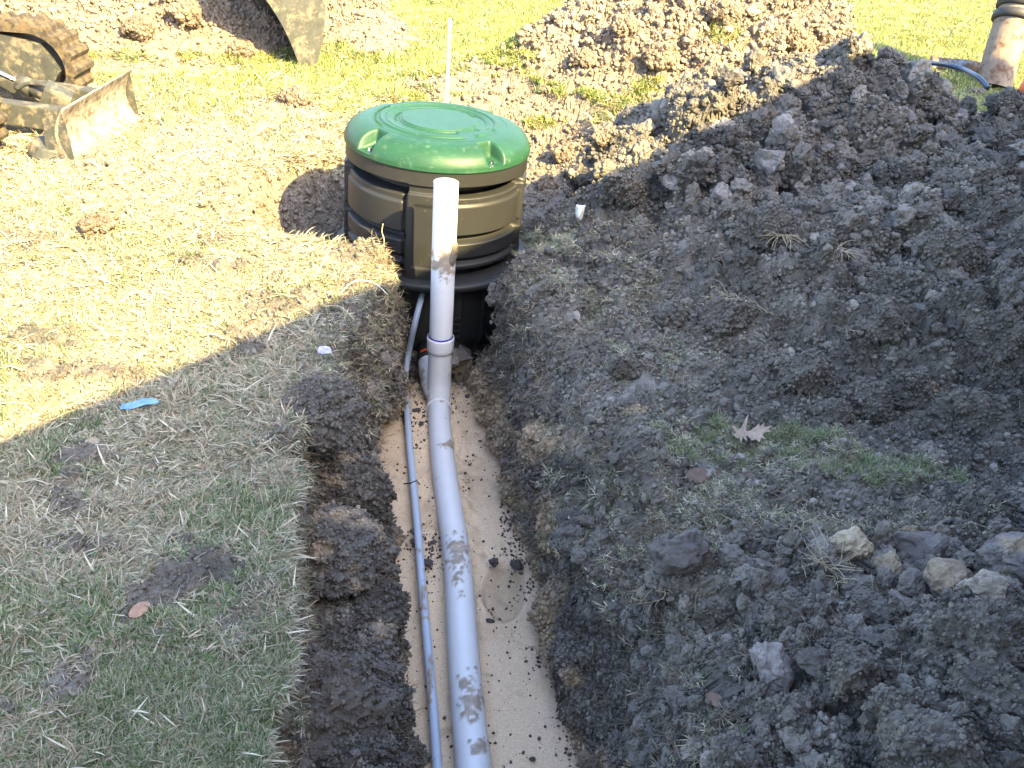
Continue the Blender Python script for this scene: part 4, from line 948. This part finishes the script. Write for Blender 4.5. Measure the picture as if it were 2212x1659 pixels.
p = pick(1795, 1232); fibres('straw_clump', p + [0, 0, .01], 26, .13, .8, 1.2, .0016, 'pale dry straw clump with upright stalks beside the square yellow lump', 'straw', 1, curl=.8)
fibres('root_clump', p + [.02, -.03, .0], 40, .09, 1, .3, .0011, 'tangled pale roots hanging below the upright straw clump', 'roots', 2, curl=1.6)
p = pick(2075, 235); fibres('straw_clump', p + [0, 0, .02], 60, .26, 1, .25, .003, 'wide clump of dry straw on the crest of the shaded heap', 'straw', 3, curl=.6)
p = pick(1690, 520); fibres('straw_clump', p + [0, 0, .03], 40, .14, 1, .2, .002, 'dry grass hanging from the wide clod on the shaded heap', 'straw', 4)
p = pick(1480, 620 - 10); fibres('straw_clump', pick(1810, 545) + [0, 0, .01], 26, .11, 1, .3, .002, 'small straw bundle in the middle of the shaded heap', 'straw', 5)
fibres('root_clump', pick(1590, 670) + [0, 0, .04], 60, .16, 1, .25, .0016, 'matted brown roots over the hollow of the shaded heap', 'roots', 6, curl=1.5)
fibres('root_clump', np.array(cA) + [.09, -.05, -.02], 24, .13, .6, -.4, .0009, 'thin roots dangling from the pale-topped clod over the sand', 'roots', 7, curl=.7)
fibres('straw_clump', np.array(cA) + [-.07, .0, .06], 14, .07, 1, .3, .0013, 'few pale blades on top of the pale-topped clod', 'straw', 8, curl=.5)
fibres('root_clump', pick(1440, 1290) + [0, -.01, .03], 7, .12, 1, .3, .0010, 'looping pale roots under the rounded dark clod', 'roots', 9, curl=2.0)
def gtuft(px, py, sc1, seed, label, up=.0):
    V, T, Cc = blades(30, .02, .02, .05, .0032, .6, GREEN + GREEN + OLIVE, seed); o = mesh_np('grass_tuft', V * sc1, T, M_blade, col=Cc, smooth=False)
    o.location = Vector(pick(px, py)) + Vector((0, 0, up)); tag(o, label, 'grass tuft', 'lone green tufts'); return o
gtuft(1860, 1235, .8, 501, 'bright green grass tuft between the two pale lumps'); gtuft(1965, 1330, .8, 502, 'green tuft in front of the black hollow at the right')
gtuft(820, 800, 1.0, 503, 'green tuft hanging at the left trench lip'); gtuft(870, 655, 1.6, 504, 'pale green tuft on the trench corner beside the thin pipe')
gtuft(2080, 1040, .9, 505, 'green tuft at the foot of the shaded heap, right edge'); gtuft(1620, 1585, .8, 506, 'small green tuft at the bottom of the right bank')
gtuft(575, 1365, 1.0, 507, 'green tuft on the lawn edge above the trench'); gtuft(590, 1510, 1.1, 508, 'lowest green tuft leaning over the trench edge')
gtuft(1165, 200, 2.2, 509, 'bright tuft on the sunlit pit wall behind the lid'); gtuft(1410, 190, 2.0, 510, 'bright tuft at the foot of the sunlit heap')
# long blades, stalks
def stalk(pts, r, label, m=M_root, name='straw_stalk'):
    return tag(tube(name, path(pts, 24), r, m, seg=6), label, 'stalk', 'single stalks')
M_stalkw = mat('bleached_stalk', (.55, .52, .45), rough=.6)
g = pick(730, 640); stalk([g + [0, 0, .005], g + [.06, .05, .05], g + [.14, .06, .045], g + [.2, .05, .0]], .0022, 'white bleached stalk arching at the shadow edge near the trench corner', M_stalkw)
g = pick(700, 668); stalk([g + [0, 0, .01], g + [.07, -.03, .03], g + [.14, -.09, .01]], .002, 'yellow straw stalk below the white arching stalk')
g = np.array([-.66, 4.06, .0]); stalk([g, g + [.005, .0, .05], g + [-.005, 0, .09], g + [.0, 0, .13]], .0025, 'upright pale shoot on the lawn tip in front of the tank')
g = pick(850, 215); stalk([g, g + [-.05, .02, .06]], .006, 'dark twig leaning behind the left of the lid', M_dark, 'twig')
# tree leaves and litter
def leaf(outline, px, py, size, m, label, rot=0, curl=.25, cat='leaf', name='fallen_leaf', tilt=(.1, .1), up=.008):
    bm = bmesh.new(); o2 = np.array(outline, float)
    o2 = path(np.array([(a, b_, 0) for a, b_ in list(o2) + [o2[0]]]), len(o2) * 3 + 1)[:-1, :2] if len(o2) < 12 else o2
    c = o2.mean(0); vs = [bm.verts.new((a * size, b_ * size, 0)) for a, b_ in o2]
    cv = [bm.verts.new((x_ * size, 0, 0)) for x_ in np.linspace(-.35, .35, 5)]
    c0 = bm.verts.new((c[0] * size, c[1] * size, 0))
    for v_ in cv: bm.verts.remove(v_)
    bm.verts.remove(c0); bm.faces.new(vs); bmesh.ops.triangulate(bm, faces=bm.faces[:])
    for v_ in bm.verts: v_.co.z = size * curl * ((v_.co.y / size) ** 2 + .25 * math.sin(v_.co.x / size * 5))
    for f in bm.faces: f.normal_update()
    r_ = bmesh.ops.extrude_face_region(bm, geom=bm.faces[:]); 
    for e in r_['geom']:
        if isinstance(e, bmesh.types.BMVert): e.co.z -= .0007
    o = bm_obj(name, bm, m); o.location = Vector(pick(px, py)) + Vector((0, 0, up)); o.rotation_euler = (tilt[0], tilt[1], rot); tag(o, label, cat, 'litter on the ground'); return o
oval = [(-.5, 0), (-.3, .2), (0, .27), (.3, .2), (.5, 0), (.3, -.2), (0, -.27), (-.3, -.2)]
leaf(oval, 305, 1328, .062, M_leaf, 'oval light brown leaf lying on the shaded lawn at the lower left', rot=1.1, tilt=(.25, .1), up=.02)
leaf(oval, 197, 960, .055, M_leafp, 'curled pale leaf on the shaded lawn left of the trench', rot=.6, tilt=(.5, .2))
leaf(oval, 285, 1415, .035, M_leafp, 'small pale leaf scrap below the oval brown leaf', rot=.4)
leaf(oval, 485, 1190, .045, M_leafp, 'narrow pale leaf on the bare mud patch of the lawn', rot=-.5, tilt=(.6, 0))
oak = [(767,1178),(788,1172),(768,1150),(783,1148),(800,1160),(818,1150),(838,1122),(852,1105),(846,1135),(836,1160),(850,1164),(880,1152),(900,1138),(903,1150),(925,1135),(922,1150),(970,1140),(945,1155),(962,1162),(925,1168),(912,1178),(930,1192),(905,1188),(895,1204),(880,1192),(860,1196),(850,1182),(835,1176),(840,1198),(822,1186),(806,1206),(808,1186),(790,1190)]
oak = [((a - 868) / 190, -(b_ - 1165) / 120) for a, b_ in oak]
leaf(oak, 1620, 958, .125, M_leaf2, 'pale lobed oak leaf at the foot of the shaded heap', rot=.05, curl=.28, tilt=(.55, .05), up=.045)
leaf(oval, 1485, 1015, .07, M_leafd, 'dark curled leaf on the right bank', rot=1.8, tilt=(.7, .5), up=.02)
leaf(oval, 1505, 1040, .09, M_leafd, 'long dark brown leaf beside the curled leaf on the right bank', rot=.5, tilt=(.6, .1), up=.02)
leaf(oval, 1545, 1515, .05, M_leafd, 'dark folded leaf at the lower right bank edge', rot=-.4, tilt=(.8, .2), up=.015)
gl_o = [(-.5, -.10), (-.44, -.01), (-.52, .05), (-.40, .04), (-.30, .10), (-.1, .15), (.1, .16), (.3, .14), (.42, .12), (.52, .06), (.50, .0), (.40, -.05), (.2, -.08), (.0, -.13), (-.15, -.14), (-.25, -.19), (-.36, -.13), (-.44, -.18)]
leaf(gl_o, 304, 890, .125, M_glove, 'flat blue nitrile glove scrap on the shaded lawn', rot=.10, curl=.3, cat='glove scrap', name='glove_scrap', tilt=(.25, 0), up=.032)
leaf([(-.5, -.25), (-.3, .3), (.1, .32), (.5, .2), (.42, -.2), (0, -.3)], 700, 768, .055, M_paper, 'small lilac foil wrapper scrap on the soil at the left lip', rot=.5, cat='wrapper', name='wrapper_scrap', tilt=(.5, .3), up=.02)
p = pick(1251, 470); V, T, q = lumpy(4, 77, (.028, .025, .05), .3, .03); o = mesh_np('white_rag', V, T, M_rag); o.location = Vector(p) + Vector((0, 0, .03)); tag(o, 'crumpled white plastic lump on the bank corner right of the tank', 'litter')
p = at(872, 1045, -.69); tag(tube('twig', [p, p + [.03, -.005, .01], p + [.055, .01, .015], p + [.07, -.01, .01]], .003, M_dark, seg=6), 'short dark twig resting across the thin pipe', 'twig')
p = at(1095, 985, -.66); tag(tube('twig', [p, p + [-.012, -.06, -.02], p + [-.03, -.12, -.06]], .005, mat('brown_twig', (.10, .07, .05), rough=.8), seg=6), 'brown root stub sticking from the right trench wall', 'twig')

n_ = sum(map(len, CR_S)); q = np.concatenate(CR_P)
scatter('clod_crumbs', q, rng.uniform(0, 6.28, (n_, 3)), np.concatenate(CR_S), c_crumb, jit(np.concatenate(CR_C) * 1.05))
